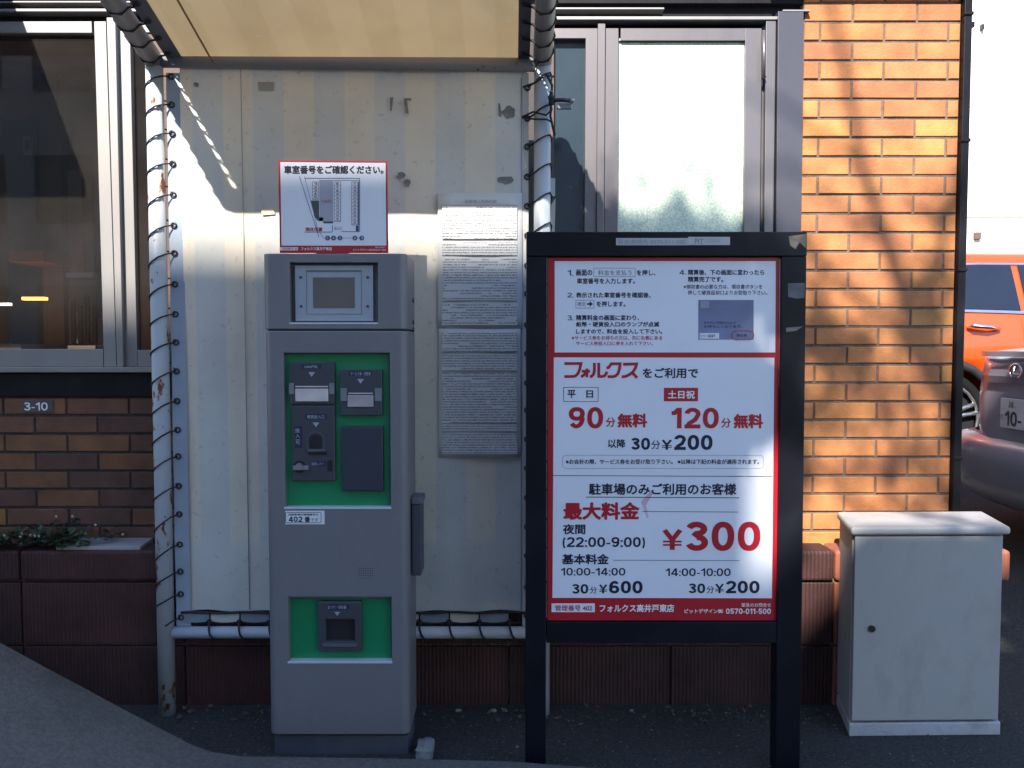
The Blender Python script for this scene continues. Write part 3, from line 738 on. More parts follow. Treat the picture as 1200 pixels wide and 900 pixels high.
# bottom flaps between lacing points
bxs = [xL+.045 + k*(.1085) for k in range(13)]
for k in range(12):
    a, b = bxs[k]+.003, bxs[k+1]-.003
    if b > xR-.04: break
    bm = bmesh.new(); m_ = 6
    for i in range(m_+1):
        u = i/m_; x = a+(b-a)*u; zt_ = zz(719)-.004*math.sin(math.pi*u); zb_ = zz(730.5)-.005*math.sin(math.pi*u)+.005
        l = bm.verts.new((x, YC-.008, zt_)); r2 = bm.verts.new((x, YC-.010, zb_))
        if i: bm.faces.new((pl_, l, r2, pr_)).smooth = True
        pl_, pr_ = l, r2
    obj('bottom_flap', bm, M('flap_pale', (.50,.48,.44), .6) if k % 2 else M('flap_grey', (.20,.24,.28), .6), CV)
bm = bmesh.new(); tube(bm, [(xL+.05+(xR-xL-.1)*i/40, YC-.012, zz(718.5)+.0022*math.sin(i*1.05)) for i in range(41)], .0045, 6); obj('bottom_cord', bm, rope_mat, T)
bm = bmesh.new(); tube(bm, [(xL+.05, YC+.006, zz(733)), (xR-.05, YC+.006, zz(733))], .006, 6); obj('bottom_cord', bm, rope_mat, T)
def eyelet(c, r=.009, par=CV, dirv='y'):
    bm = bmesh.new(); n = 12
    pts = [Vector(c)+r*Vector((math.cos(k/n*6.283), 0, math.sin(k/n*6.283))) if dirv == 'y' else Vector(c)+r*Vector((math.cos(k/n*6.283), math.sin(k/n*6.283), 0)) for k in range(n)]
    tube(bm, pts, .0032, 6, closed=True)
    o = obj('eyelet', bm, eyelet_mat, par, smooth=True); return o
# vertical lacing
def lace_vertical(xp, side, pys, parent, rr=.0028):
    """rope winding round pole at xp; eyelets on the 'side' (+1 right, -1 left)"""
    y0 = Y(DCAN); pts = []
    ex = xp+side*.052
    for i, py in enumerate(pys):
        z = zz(py)+random.uniform(-.004,.004)
        ze = zz(pys[i+1]) if i+1 < len(pys) else z-.1
        dz = ze-z
        eyelet((ex, YC-.008, z))
        R_ = PR+.0045
        pts.append((ex-side*.002, YC-.012, z))
        if side > 0: # rope falls to the left across the front
            seq = [(.030,-.012,-.006),(.012,-.033,-.018),(-.010,-.0335,-.033),(-.027,-.020,-.045),(-.034,0,-.055),(-.025,.025,-.065),(0,.034,-.078),(.03,.026,-.088)]
        else:
            seq = [(-.030,-.012,.008),(-.012,-.033,.018),(.010,-.0335,.030),(.027,-.020,.038),(.034,0,.030),(.025,.025,-.01),(0,.034,-.05),(-.03,.026,-.08)]
        wob = random.uniform(.85,1.18)
        for a, b, c in seq: pts.append((xp+a, y0+b, z+c*wob*abs(dz)/.105))
    bm = bmesh.new(); tube(bm, pts[:-6], rr, 6); obj('rope', bm, rope_mat, parent)
left_py = [88, 122, 156, 191, 228, 263, 297, 332, 367, 401, 435, 469, 503, 536, 569, 603, 638, 672, 698, 726]
lace_vertical(xL-.004, 1, left_py, T)
right_py = [103, 137, 172, 206, 240, 275, 310, 345, 380, 414, 448, 482, 516, 550, 584, 618, 652, 690, 724]
lace_vertical(xR, -1, right_py, T)
# extra rope turns and a knot on the right pole
bm = bmesh.new(); y0 = Y(DCAN)
tube(bm, [P(612,137,DCAN-.01)+Vector((0,0,0)), P(625,131,DCAN-.04), P(640,135,DCAN-.05), P(647,128,DCAN-.05)], .0035, 6)
tube(bm, [P(612,138,DCAN-.01), P(626,139.5,DCAN-.04), P(641,140,DCAN-.05), P(648,144,DCAN-.05)], .0035, 6)
tube(bm, [P(641,88,DCAN-.045), P(647,100,DCAN-.045), P(646,118,DCAN-.045), P(645,136,DCAN-.05), P(648,150,DCAN-.045), P(650,158,DCAN-.02)], .0045, 6)
tube(bm, [P(650,90,DCAN-.01), P(640,88,DCAN-.05), P(627,97,DCAN-.05), P(613,102,DCAN-.01)], .0035, 6)
obj('rope', bm, rope_mat, T)
bm = bmesh.new()
bmesh.ops.create_icosphere(bm, subdivisions=3, radius=.016)
for v in bm.verts: v.co = Vector((v.co.x*.7, v.co.y*.7, v.co.z*1.6))*(1+.18*math.sin(v.co.z*500)) + P(646, 116, DCAN-.05)
obj('rope_knot', bm, rope_mat, T, smooth=True)
bm = bmesh.new(); tube(bm, [P(645,118,DCAN-.05), P(659,117,DCAN-.05), P(669,118,DCAN-.05)], .007, 10); obj('clamp_bolt', bm, M('dark_steel', (.05,.055,.09), .35, metal=.6), T)
bm = bmesh.new(); tube(bm, [P(668.5,118,DCAN-.05), P(673,118.3,DCAN-.05)], .0085, 10); obj('bolt_head', bm, M('pale_steel', (.45,.46,.5), .3, metal=.7), T)
obj('clamp_plate', pbox(652, 669, 121, 127.5, DCAN-.045, .012), M('dull_steel', (.22,.25,.30), .4, metal=.5), T, bevel=.002)
# bottom rail lacing
bm = bmesh.new(); pts = []
for k in range(1, 12):
    x = bxs[k]
    if x > xR-.05: break
    eyelet((x, YC-.016, zz(729)), .0075)
    y0 = Y(DCAN)
    pts += [(x, YC-.020, zz(729)), (x+.004, y0-.018, zr+.017), (x+.010, y0-.0255, zr), (x+.020, y0-.018, zr-.018), (x+.035, y0, zr-.026), (x+.06, y0+.020, zr-.012), (x+.085, y0+.022, zr+.012), (x+.100, y0+.014, zz(731))]
tube(bm, pts, .0036, 6); obj('rope', bm, rope_mat, T)
# roof pipe lacing
for xp, side in ((xL-.005, 1), (xR, -1)):
    pts = []; n = 9
    for k in range(n):
        s = .045+k*.078
        base = roofpt(xp, s); ex = roofpt(xp+side*.068, s, -.004)
        eyelet(ex, .007, T, 'z')
        Rr = .037
        pts.append(ex)
        for a_ in range(7):
            an = math.pi*(1.95-a_*.30) if side > 0 else math.pi*(1.05+a_*.30)
            q = roofpt(xp, s+.078*(.15+a_*.1)-.02)
            pts.append(q+Vector((math.cos(an)*Rr, 0, math.sin(an)*Rr)))
    bm = bmesh.new(); tube(bm, pts, .0038, 6); obj('rope', bm, rope_mat, T)
# tape residues on the canvas
resid = M('tape_residue', (.20,.19,.19), .8, var=.3, scale=30)
def blotch(cx, cy, w_, h_, seed, n=14):
    r = random.Random(seed)
    pts = []
    for k in range(n):
        a = 2*math.pi*k/n; q = r.uniform(.6, 1.05)
        pts.append((cx+math.cos(a)*w_/2*q, cy-math.sin(a)*h_/2*q))
    ppoly(pts, DCAN+.010, resid, CV, 'tape_residue', lift=.0)
for a in ((596,131,20,17,3), (594,211,24,13,4), (470,206,12,9,5), (477,214,9,12,6), (230,99,8,6,10)): blotch(*a)
for q in ([(302,96),(321,96),(321,106),(303,106)], [(473,115),(482,115),(482,118),(477,118),(479,133),(475,133)], [(457,114),(461,114),(459,130),(457,130)], [(584,121),(586,121),(588,137),(584,136)]):
    ppoly(q, DCAN+.010, resid if q[0][0] != 302 else M('residue_pale', (.34,.31,.30), .8), CV, 'tape_residue', lift=0)
tape = M('old_tape', (.75,.68,.42), .5)
ppoly([(306,245),(321,244),(322,251),(307,252)], DCAN+.010, tape, CV, 'tape_residue', lift=0)
ppoly([(214,249),(232,247),(231,250),(214,251)], DCAN+.010, tape, CV, 'tape_residue', lift=0)

# notices
def notice_mat(name, seed, dens):
    m, t, N, L, b = new_mat(name)
    tc = N.new('ShaderNodeTexCoord'); sep = N.new('ShaderNodeSeparateXYZ'); L.new(tc.outputs['Object'], sep.inputs[0])
    def mt(op, a, bb=None):
        n = N.new('ShaderNodeMath'); n.operation = op
        for i, v in enumerate((a, bb)):
            if v is None: continue
            if isinstance(v, (int, float)): n.inputs[i].default_value = v
            else: L.new(v, n.inputs[i])
        return n.outputs[0]
    pitch = .0092
    lz = mt('DIVIDE', sep.outputs['Z'], pitch); fz = mt('FRACT', mt('ADD', lz, 100)); row = mt('FLOOR', lz)
    inrow = mt('LESS_THAN', mt('ABSOLUTE', mt('SUBTRACT', fz, .5)), .27)
    cb = N.new('ShaderNodeCombineXYZ'); L.new(mt('MULTIPLY', sep.outputs['X'], 190), cb.inputs[0]); L.new(mt('MULTIPLY', row, 7.31+seed), cb.inputs[1]); 
    L.new(mt('MULTIPLY', fz, 1.7), cb.inputs[2])
    n = N.new('ShaderNodeTexNoise'); n.inputs['Scale'].default_value = 1.6; n.inputs['Detail'].default_value = 2; L.new(cb.outputs[0], n.inputs[0])
    glyph = mt('GREATER_THAN', n.outputs[0], .47)
    cb2 = N.new('ShaderNodeCombineXYZ'); L.new(mt('MULTIPLY', sep.outputs['X'], 7), cb2.inputs[0]); L.new(mt('MULTIPLY', row, 3.77+seed), cb2.inputs[1])
    n2 = N.new('ShaderNodeTexNoise'); n2.inputs['Scale'].default_value = 1; L.new(cb2.outputs[0], n2.inputs[0])
    seg = mt('GREATER_THAN', n2.outputs[0], dens)
    ink = mt('MULTIPLY', mt('MULTIPLY', inrow, glyph), seg)
    mx = N.new('ShaderNodeMixRGB'); mx.inputs[1].default_value = (.62,.63,.65,1); mx.inputs[2].default_value = (.12,.12,.14,1)
    L.new(mt('MULTIPLY', ink, .85), mx.inputs[0]); L.new(mx.outputs[0], b.inputs['Base Color']); b.inputs['Roughness'].default_value = .5
    return m
paper = M('notice_paper', (.62,.63,.65), .5, var=.03, bump=0)
def notice(px0, px1, py0, py1, seed, label, d):
    t = empty('paper_notice', P((px0+px1)/2, py1, d), label, 'notice', None)
    bm = bmesh.new(); n = 10; m_ = 6; g = []
    for j in range(n+1):
        row = []
        for i in range(m_+1):
            p = P(px0+(px1-px0)*i/m_, py0+(py1-py0)*j/n, d); p.y += .0025*math.sin(i*1.1+seed)*math.sin(j*.9)
            row.append(bm.verts.new(p))
        g.append(row)
    for j in range(n):
        for i in range(m_): bm.faces.new((g[j][i], g[j+1][i], g[j+1][i+1], g[j][i+1])).smooth = True
    bmesh.ops.recalc_face_normals(bm, faces=bm.faces)
    o = obj('sheet', bm, paper, t); sm = o.modifiers.new('thick', 'SOLIDIFY'); sm.thickness = .0006
    return t
n1 = notice(513, 612, 226, 385, 1, 'upper paper notice of fine print on the canvas, half in sunlight', DCAN+.005)
n2 = notice(514, 610, 383, 536, 2, 'lower paper notice of fine print on the canvas, wholly in shade', DCAN+.006)
def print_block(t, px0, px1, py0, py1, seed, dens):
    bm = bmesh.new(); vs = [bm.verts.new(P(a, b, DCAN-.001)) for a, b in ((px0,py0),(px1,py0),(px1,py1),(px0,py1))]; f = bm.faces.new(vs)
    obj('fine_print', bm, notice_mat('fine_print_%d' % seed, seed, dens), t)
for i, (a, b, c, d_) in enumerate(((518,606,240,280),(518,606,284,299),(519,606,302,352),(518,606,355,381))): print_block(n1, a, b, c, d_, i+1, .42)
for i, (a, b, c, d_) in enumerate(((518,606,390,412),(518,606,415,434),(518,606,437,496),(518,606,497,505),(518,606,508,532))): print_block(n2, a, b, c, d_, i+11, .36)
text('駐車場ご利用約款', 545, 582, 234, 238, DCAN-.002, grey_ink, n1)

# ------------------------------------------------------------------ payment machine
DM = 2.60
MC = empty('payment_machine', Vector((X(394,DM), Y(DM)+.16, 0)), 'tall grey parking payment machine with green panels and small screen', 'payment machine')
mgrey = M('machine_grey', (.175,.178,.20), .42, var=.06, scale=3, bump=.10, bscale=260, metal=.15, dirt=(.14,.135,.14), dscale=5, damt=.45, stretch=(1,1,.45))
mgrey2 = M('machine_bezel', (.30,.34,.40), .4, var=.04, bump=.05)
green = M('panel_green', (.003,.20,.08), .4, var=.06, bump=.02)
dgrey = M('module_dark', (.045,.048,.065), .5, var=.08, bump=.08, bscale=200)
module2 = M('module_tab', (.17,.185,.22), .45, var=.1)
silver = M('slot_silver', (.62,.60,.66), .28, metal=.5, var=.2, scale=14, bump=.03)
darkhole = M('dark_hole', (.008,.008,.012), .6)
edge_light = M('edge_lip', (.62,.66,.78), .3, metal=.3, var=.02, bump=0)
def rbody(px0, px1, z0, z1, d, depth, rad=.026):
    x0, x1 = X(px0, d), X(px1, d); y0 = Y(d); y1 = y0+depth
    pts = []
    for cx, cy, a0 in ((x0+rad, y0+rad, 180), (x1-rad, y0+rad, 270)):
        for k in range(9):
            a = R(a0+k*90/8); pts.append((cx+rad*math.cos(a), cy+rad*math.sin(a)))
    pts += [(x1, y1), (x0, y1)]
    bm = bmesh.new(); a = [bm.verts.new((*p, z0)) for p in pts]; b = [bm.verts.new((*p, z1)) for p in pts]; n = len(pts)
    bm.faces.new(a[::-1]); bm.faces.new(b)
    for k in range(n): bm.faces.new((a[k], a[(k+1)%n], b[(k+1)%n], b[k]))
    return bm
def temp(bm):
    return obj('cutter', bm, None, None, origin=Vector())
ZH = Z(387, DM)
x0m, x1m = 309.5, 477.5
body = obj('body', rbody(x0m+.5, x1m, Z(861, DM), ZH-.002, DM, .20), mgrey, MC, origin=Vector((X(394,DM), Y(DM)+.15, .6)))
cut(body, [temp(pbox(331.5, 456.5, 414, 595, DM-.01, .04)), temp(pbox(333.5, 456.5, 701, 777, DM-.01, .04))])
head = obj('head', rbody(x0m-.5, x1m, ZH+.003, Z(297, DM), DM, .20), mgrey, MC, origin=Vector((X(394,DM), Y(DM)+.15, 1.5)))
cut(head, [temp(pbox(340, 443, 307.5, 379, DM-.01, .045))])
for o in (body, head):
    b = o.modifiers.new('bevel', 'BEVEL'); b.width = .0035; b.segments = 2; b.limit_method = 'ANGLE'; b.angle_limit = R(50)
obj('seam_gap', rbody(x0m+3, x1m-3, ZH-.002, ZH+.003, DM+.004, .18), darkhole, MC)
obj('plinth', pbox(316, 476, 862, 896, DM+.02, .17), M('plinth_dark', (.07,.075,.10), .6, dirt=(.13,.12,.12), dscale=5), MC, bevel=.002)
# light lips under the recesses
obj('recess_lip', pbox(331, 457.5, 594.2, 596.6, DM-.002, .03), edge_light, MC, bevel=.0006)
obj('recess_lip', pbox(333, 457.5, 775, 777.6, DM-.002, .03), edge_light, MC, bevel=.0006)
obj('recess_lip', pbox(340, 443.5, 378, 379.6, DM-.001, .03), edge_light, MC, bevel=.0006)
# screen
scr = obj('screen_bezel', pbox(347, 438, 311, 376.5, DM+.014, .02), mgrey2, MC, bevel=.002)
obj('screen', pbox(368, 416.5, 325, 361, DM+.0128, .004), M('lcd', (.075,.078,.09), .22, var=.1, scale=3, bump=0), scr)
poutline(359, 424, 318, 368.5, DM+.0138, .8, M('bezel_line', (.17,.19,.24), .5), scr, 'bezel_step', lift=.0006)
pline([(359,317.4),(424,317.4)], DM+.0138, 1.2, M('bezel_line2', (.08,.09,.13), .5), scr, 'bezel_slot', lift=.0012)
for a, b in ((352.5,325),(431,325),(353,359),(431,359)):
    bm = bmesh.new(); disc(bm, P(a, b, DM+.0138), .0045, 'y', .002, 10); obj('screw', bm, dgrey, scr)
# green panels
g1 = obj('green_panel', pbox(332, 456, 414.5, 594, DM+.026, .003), green, MC)
g2 = obj('green_panel', pbox(334, 456, 701.5, 775, DM+.026, .003), green, MC)
DF = DM+.006
def tri(cx, cy, s, d, par): return ppoly([(cx-s, cy-s*.6), (cx+s, cy-s*.6), (cx, cy+s*.75)], d, M('label_pale', (.33,.38,.46), .5), par, 'arrow_mark', lift=.0010)
lab = flat('label_navy', (.014,.018,.06)); labt = flat('label_text', (.42,.46,.60))
bill = obj('bill_slot_unit', pbox(339.5, 392, 424.5, 474, DF, .024), dgrey, MC, bevel=.003)
prect(353, 376.5, 427, 432.5, DF, lab, bill, 'label_strip', lift=.0005); text('1000円札', 357, 373, 428, 431.6, DF, labt, bill)
tri(365.3, 438.5, 4, DF, bill)
for a, b in ((338.5, 344.5), (385.5, 391.5)): obj('side_tab', pbox(a, b, 449, 462, DF-.003, .01), module2, bill, bevel=.001)
obj('slot_recess', pbox(345, 385, 451.5, 455.5, DF-.0012, .004), darkhole, bill)
obj('slot_lip', pbox(346, 384.5, 452.2, 453.8, DF-.0022, .002), silver, bill)
obj('slot_plate', pbox(345.7, 384.3, 455.5, 470.5, DF-.005, .01), silver, bill, bevel=.0015)
tick = obj('ticket_slot_unit', pbox(399, 448, 433, 487, DF, .024), dgrey, MC, bevel=.003)
prect(409, 436, 435, 440.5, DF, lab, tick, 'label_strip', lift=.0005); text('サービス券・回数券', 411, 434.5, 436, 440, DF, labt, tick)
tri(422.6, 446.5, 4, DF, tick)
for a, b in ((398.8, 406.3), (439, 447)): obj('side_tab', pbox(a, b, 455, 470, DF-.003, .01), module2, tick, bevel=.001)
obj('slot_recess', pbox(407, 438, 459.5, 463.5, DF-.0012, .004), darkhole, tick)
obj('slot_lip', pbox(408, 437, 460.2, 461.6, DF-.0022, .002), silver, tick)
obj('slot_plate', pbox(407, 437.3, 463, 477, DF-.005, .01), M('slot_silver_dull', (.42,.40,.46), .3, metal=.5, var=.2, scale=14, bump=.03), tick, bevel=.0015)
coin = obj('coin_slot_unit', pbox(341, 392, 475, 564, DF+.002, .022), dgrey, MC, bevel=.004)
DC = DF+.002
prect(357, 383, 485, 491.5, DC, lab, coin, 'label_strip', lift=.0005); text('硬貨投入口', 360, 380, 486.3, 490.5, DC, labt, coin)
tri(370.3, 497.5, 4, DC, coin)
prect(344.5, 353.5, 499.5, 525, DC, lab, coin, 'label_strip', lift=.0005)
text('投', 346, 351.5, 502, 507, DC, labt, coin); text('入', 346.5, 351.5, 508.5, 513, DC, labt, coin); text('可', 346.5, 351.5, 515, 521, DC, labt, coin)
bm = prism([(P(x, y, DC).x, P(x, y, DC).z) for x, y in [(362.5,527),(362.5,515)]+[(370-7.5*math.cos(R(a)), 515-6*math.sin(R(a))) for a in range(15,180,15)]+[(377.5,515),(377.5,527)]], Y(DC)-.001, Y(DC)+.004)
obj('coin_opening', bm, darkhole, coin)
poutline(359.5, 380.5, 505.5, 530, DC, 1.0, M('coin_rim', (.09,.095,.12), .4), coin, 'coin_rim', lift=.002, rad=9)
obj('coin_ledge', pbox(359.5, 380.5, 526.5, 529.5, DC-.009, .01), M('coin_rim', (.09,.095,.12), .4), coin, bevel=.001)
obj('coin_ledge', pbox(360.5, 381.5, 530.5, 533, DC-.004, .004), darkhole, coin)
lv = obj('return_lever', pbox(341.5, 360, 546, 551, DC-.012, .012), M('lever_grey', (.20,.20,.23), .35), coin, bevel=.002)
bm = bmesh.new(); disc(bm, P(351, 546.5, DC-.002), .011, 'y', .012, 18); obj('lever_hub', bm, M('lever_grey', (.20,.20,.23), .35), lv)
bm = bmesh.new(); disc(bm, P(351, 547, DC), .020, 'y', .001, 20); obj('lever_recess', bm, darkhole, coin)
prect(363, 381, 540.5, 546.5, DC, lab, coin, 'label_strip', lift=.0005); text('返却レバー', 365, 379.5, 541.5, 545.5, DC, labt, coin)
obj('side_slot', pbox(382.5, 388.5, 539.5, 552.5, DC-.001, .004), darkhole, coin)
obj('blank_cover', pbox(399.5, 448.5, 499.5, 576, DF+.002, .022), M('cover_navy', (.028,.033,.055), .5, var=.05, bump=.05), MC, bevel=.004)
# change / receipt outlet
ro = obj('receipt_outlet', pbox(369, 421.5, 705, 764, DF, .024), dgrey, MC, bevel=.005, seg=3)
cut(ro, [temp(pbox(377.5, 412.5, 727, 753, DF-.01, .025))]); 
ro.modifiers.clear(); b_ = ro.modifiers.new('bevel', 'BEVEL'); b_.width = .002; b_.segments = 2; b_.limit_method = 'ANGLE'; b_.angle_limit = R(50)
obj('outlet_back', pbox(377, 413, 726, 754, DF+.014, .002), M('hatch', (.02,.018,.022), .3), ro)
prect(383, 407, 708.5, 714.3, DF, lab, ro, 'label_strip', lift=.0005); text('おつり・領収書', 384.5, 405.8, 709.5, 713.4, DF, labt, ro)
tri(395.2, 719, 3.4, DF, ro)
obj('outlet_ledge', pbox(374.5, 415.5, 754.5, 758.5, DF-.004, .006), M('coin_rim', (.09,.095,.12), .4), ro, bevel=.0012)
# 402 sticker
st = prect(332.5, 378.7, 598.5, 614.3, DM, M('sticker_white', (.70,.74,.82), .4, bump=0, var=.02), MC, 'number_sticker', lift=.0008, th=.0006)
poutline(334.5, 376.7, 600, 612.8, DM, .6, navy, st, 'outline', lift=.0014, rad=2)
text('当駐車場の管理番号は', 338, 373, 601.6, 604.2, DM, navy, st, bold=.02, lift=.0014)
text('402', 338.5, 354.5, 605.2, 611.6, DM, navy, st, bold=.035, lift=.0014); text('番', 357, 363.5, 605.2, 611.8, DM, navy, st, bold=.03, lift=.0014); text('です', 364.5, 373, 607.2, 611.5, DM, navy, st, bold=.01, lift=.0014)
# speaker holes
for j in range(5):
    for i in range(7):
        if j == 4 and i in (0, 6): continue
        bm = bmesh.new(); disc(bm, P(421+i*2.6, 666+j*2.8, DM), .0016, 'y', .0006, 6); obj('speaker_hole', bm, darkhole, MC)
# hardware on the right flank
xs = X(477.5, DM)
obj('ticket_holder', box(xs+.003, X(494,DM+.1), Y(DM)+.06, Y(DM)+.15, Z(676,DM+.05), Z(592,DM+.05)), M('holder_dark', (.05,.055,.08), .5), MC, bevel=.004)
obj('holder_lid', box(xs+.003, X(495.5,DM+.1), Y(DM)+.055, Y(DM)+.155, Z(591.6,DM+.05), Z(584,DM+.05)), M('holder_lid', (.10,.11,.14), .5), MC, bevel=.003)
for py in (351, 377, 386):
    bm = bmesh.new()
    for k_ in [0]: disc(bm, Vector((xs+.004, Y(DM)+.15, Z(py, DM+.1))), .008, 'x', .008, 12)
    obj('side_bolt', bm, dgrey, MC)
# small map sign on the machine
DS = DM+.05
MS = empty('map_sign', P(390, 296, DS), 'small red bordered parking map sign standing on top of the machine', 'sign')
plate = obj('plate', prism([(P(x, y, DS).x, P(x, y, DS).z) for x, y in ((326,188),(453.8,189),(455,296.5),(328,296.5))], Y(DS), Y(DS)+.004), redink, MS)
obj('bracket', pbox(372, 410, 240, 300, DS+.005, .01), alum_d, MS)
ppoly([(328.5,190),(451.8,191),(452.8,287.8),(330,287.8)], DS, white, MS, 'map_panel', lift=.0006)
text('車室番号をご確認ください。', 333, 449.5, 194, 204, DS, navy, MS, bold=.04)
ln = flat('map_line', (.10,.12,.22))
ppoly([(374.5,212),(390.5,212),(390.5,259.5),(374.5,259.5)], DS, flat('map_grey', (.36,.37,.46)), MS, 'map_shape', lift=.0010)
ppoly([(364.5,235),(374,235),(374,254.5),(379,255),(379,259),(373,259),(368.5,254)], DS, flat('map_dark', (.06,.07,.08)), MS, 'map_shape', lift=.0010)
ppoly([(379,259.5),(390.5,259.5),(390.5,261.8),(379,261.8)], DS, flat('map_dark', (.06,.07,.08)), MS, 'map_shape', lift=.0010)
text('フォルクス', 376.3, 389, 234, 238, DS, redink, MS, bold=.02, lift=.0016)
pline([(351,207),(374,278)], DS, .7, ln, MS); pline([(357,207),(368,250),(372,268),(379,279),(424,279)], DS, .5, ln, MS)
pline([(357,209),(421.5,209),(421.5,271.5),(400,271.5)], DS, .8, ln, MS); pline([(374,211.5),(421,211.5)], DS, .6, ln, MS)
pline([(357,272),(389.6,272),(389.6,264)], DS, .8, ln, MS)
for (a, b, y0_, y1_, n_) in ((366,373.5,213,234,5), (391.5,399.5,213,260,11), (412,419.5,213,264,12)):
    poutline(a, b, y0_, y1_, DS, .5, ln, MS, 'map_row')
    for k in range(n_):
        yy = y0_+1.2+(y1_-y0_-1.5)*k/n_
        pline([(a, yy+3), (b, yy+3)], DS, .35, redink, MS, 'map_stall')
        text(str(1+k+(0 if a < 370 else 5 if a < 400 else 16)), (a+b)/2-1.5, (a+b)/2+1.5, yy, yy+2.4, DS, navy, MS, bold=.02)
pline([(420.2,213),(420.2,264)], DS, 1.2, ln, MS)
ppoly([(417,264.5),(420.5,264.5),(420.5,271),(417,271)], DS, flat('map_dark', (.06,.07,.08)), MS, 'map_shape', lift=.0010)
text('現在位置', 358, 378, 266.5, 271, DS, redink, MS, bold=.03); text('出入口', 392, 400.5, 265.5, 269.5, DS, navy, MS)
for cx in (384, 391, 398.5, 416, 424):
    bm = bmesh.new(); disc(bm, P(cx, 279, DS)-Vector((0,.0012,0)), .0078, 'y', .0003, 16); o_ = obj('map_dot', bm, flat('map_blue', (.05,.07,.17)), MS)
    text({384:'5',391:'4',398.5:'3',416:'2',424:'1'}[cx], cx-1, cx+1, 277.5, 280.5, DS, white_t, MS, lift=.0022)
prect(329.8, 351.2, 289.8, 293.4, DS, white, MS, 'tag_box', lift=.001)
text('管理番号 402', 331, 350, 290.4, 292.9, DS, redink, MS, lift=.002); text('フォルクス高井戸東店', 353, 389, 289.7, 293.5, DS, white_t, MS, bold=.02)
text('緊急のお問合せ', 440, 451.5, 289, 290.8, DS, white_t, MS); text('ピットデザイン㈱ 0570-011-500', 414, 452, 291.6, 294, DS, white_t, MS, bold=.01)

# ------------------------------------------------------------------ price board
DB = 2.50
PB = empty('price_board', Vector((X(780,DB), Y(DB)+.03, 0)), 'large black framed parking price board with red and white poster', 'sign board')
def slab_(pts, d, th, mat, name, bev=.002):
    return obj(name, prism([(P(x, y, d).x, P(x, y, d).z if z is None else z) for x, y, z in pts], Y(d), Y(d)+th), mat, PB, bevel=bev)
bpaint = M('board_black', (.006,.0065,.012), .4, var=.25, scale=5, bump=.05, bscale=60, dirt=(.014,.017,.022), dscale=4, damt=.6, spec=.22)
slab_([(617,300.3,None),(641,300.3,None),(639.5,888,0),(615.5,888,0)], DB, .06, bpaint, 'post')
slab_([(916,300.3,None),(945.3,300.3,None),(937.5,888,0),(909,888,0)], DB, .06, bpaint, 'post')
slab_([(617,271.5,None),(945.8,271.5,None),(945.6,300,None),(617,300,None)], DB-.003, .066, bpaint, 'top_rail')
slab_([(640.7,729,None),(914.2,729,None),(914,753.5,None),(640.5,753.5,None)], DB+.004, .05, bpaint, 'bottom_rail')
slab_([(641.3,300.3,None),(916,300.3,None),(914,728.8,None),(640.9,728.8,None)], DB+.030, .012, bpaint, 'backing')
slab_([(913.5,303,None),(916,303,None),(914,728.8,None),(911.8,728.8,None)], DB+.010, .02, M('edge_strip', (.4,.38,.36), .4), 'edge_strip', .0005)
DQ = DB+.012
poster = obj('poster', prism([(P(x, y, DQ).x, P(x, y, DQ).z) for x, y in ((642,302),(915.6,302),(912.6,727),(641.5,727))], Y(DQ), Y(DQ)+.010), redink, PB)
ppoly([(650,306),(909,306),(908.4,413),(650,413)], DQ, white, PB, 'poster_panel', lift=.0006)
ppoly([(649,418.8),(907.4,419.2),(904.5,701),(647.4,700.5)], DQ, white, PB, 'poster_panel', lift=.0006)
def tx(s, a, b, c, d_, m=navy, bold=.026, **k): return text(s, a, b, c, d_, DQ, m, PB, bold=bold, **k)
tx('1.', 665, 671.5, 316.5, 323, bold=.012); tx('画面の', 675, 694, 316, 323.2); poutline(695.5, 744.5, 314, 324.3, DQ, .5, grey_ink, PB, 'button_outline'); tx('料金を支払う', 701, 740, 316.4, 322.6, grey_ink, .008)
tx('を押し、', 746, 768, 316.3, 323); tx('車室番号を入力します。', 676, 744, 326, 332.6)
tx('2.', 665, 672, 343, 348.5, bold=.012); tx('表示された車室番号を確認後、', 675, 762.5, 342.5, 349); poutline(674.5, 696.3, 351.5, 361.3, DQ, .6, grey_ink, PB, 'button_outline'); tx('確定', 676.5, 686.5, 353.6, 358.8, grey_ink, .008)
ppoly([(688,355.2),(691,355.2),(691,353),(694.8,356.2),(691,359.4),(691,357.2),(688,357.2)], DQ, navy, PB, 'arrow_mark')
tx('を押します。', 699, 733, 353, 359.5)
tx('3.', 665, 672, 369.5, 375.3, bold=.012); tx('精算料金の画面に変わり、', 675, 749, 369, 375.5); tx('紙幣・硬貨投入口のランプが点滅', 675, 772.5, 377, 383); tx('しますので、料金を投入して下さい。', 675, 776, 385.3, 391.3)
tx('※サービス券をお持ちの方は、先に右側にある', 670, 776, 393.4, 398.4, redink, .012); tx('サービス券投入口に券を入れて下さい。', 675, 765, 400, 404.8, redink, .012)
tx('4.', 796, 804, 316.5, 322, bold=.012); tx('精算後、下の画面に変わったら', 806, 895.5, 315.8, 322.4); tx('精算完了です。', 806, 847.5, 324, 330.6)
tx('※領収書の必要な方は、領収書ボタンを', 801, 893.5, 333.4, 338.6, navy, .008); tx('押して硬貨返却口よりお受取り下さい。', 806, 899, 340.3, 345.6, navy, .008)
ps = ppoly([(818.3,351.5),(883,351.5),(883,398),(818.3,398)], DQ, M('photo_blue', (.16,.19,.33), .4, var=.3, scale=5, bump=0), PB, 'screen_picture', lift=.0011)
DQ2 = DQ-.0008
prect(820, 830, 352.5, 361, DQ2, flat('photo_grey', (.26,.28,.36)), PB, 'picture_icon')
text('ご利用ありがとうございました', 832, 880.5, 352.2, 356.2, DQ2, grey_ink, PB)
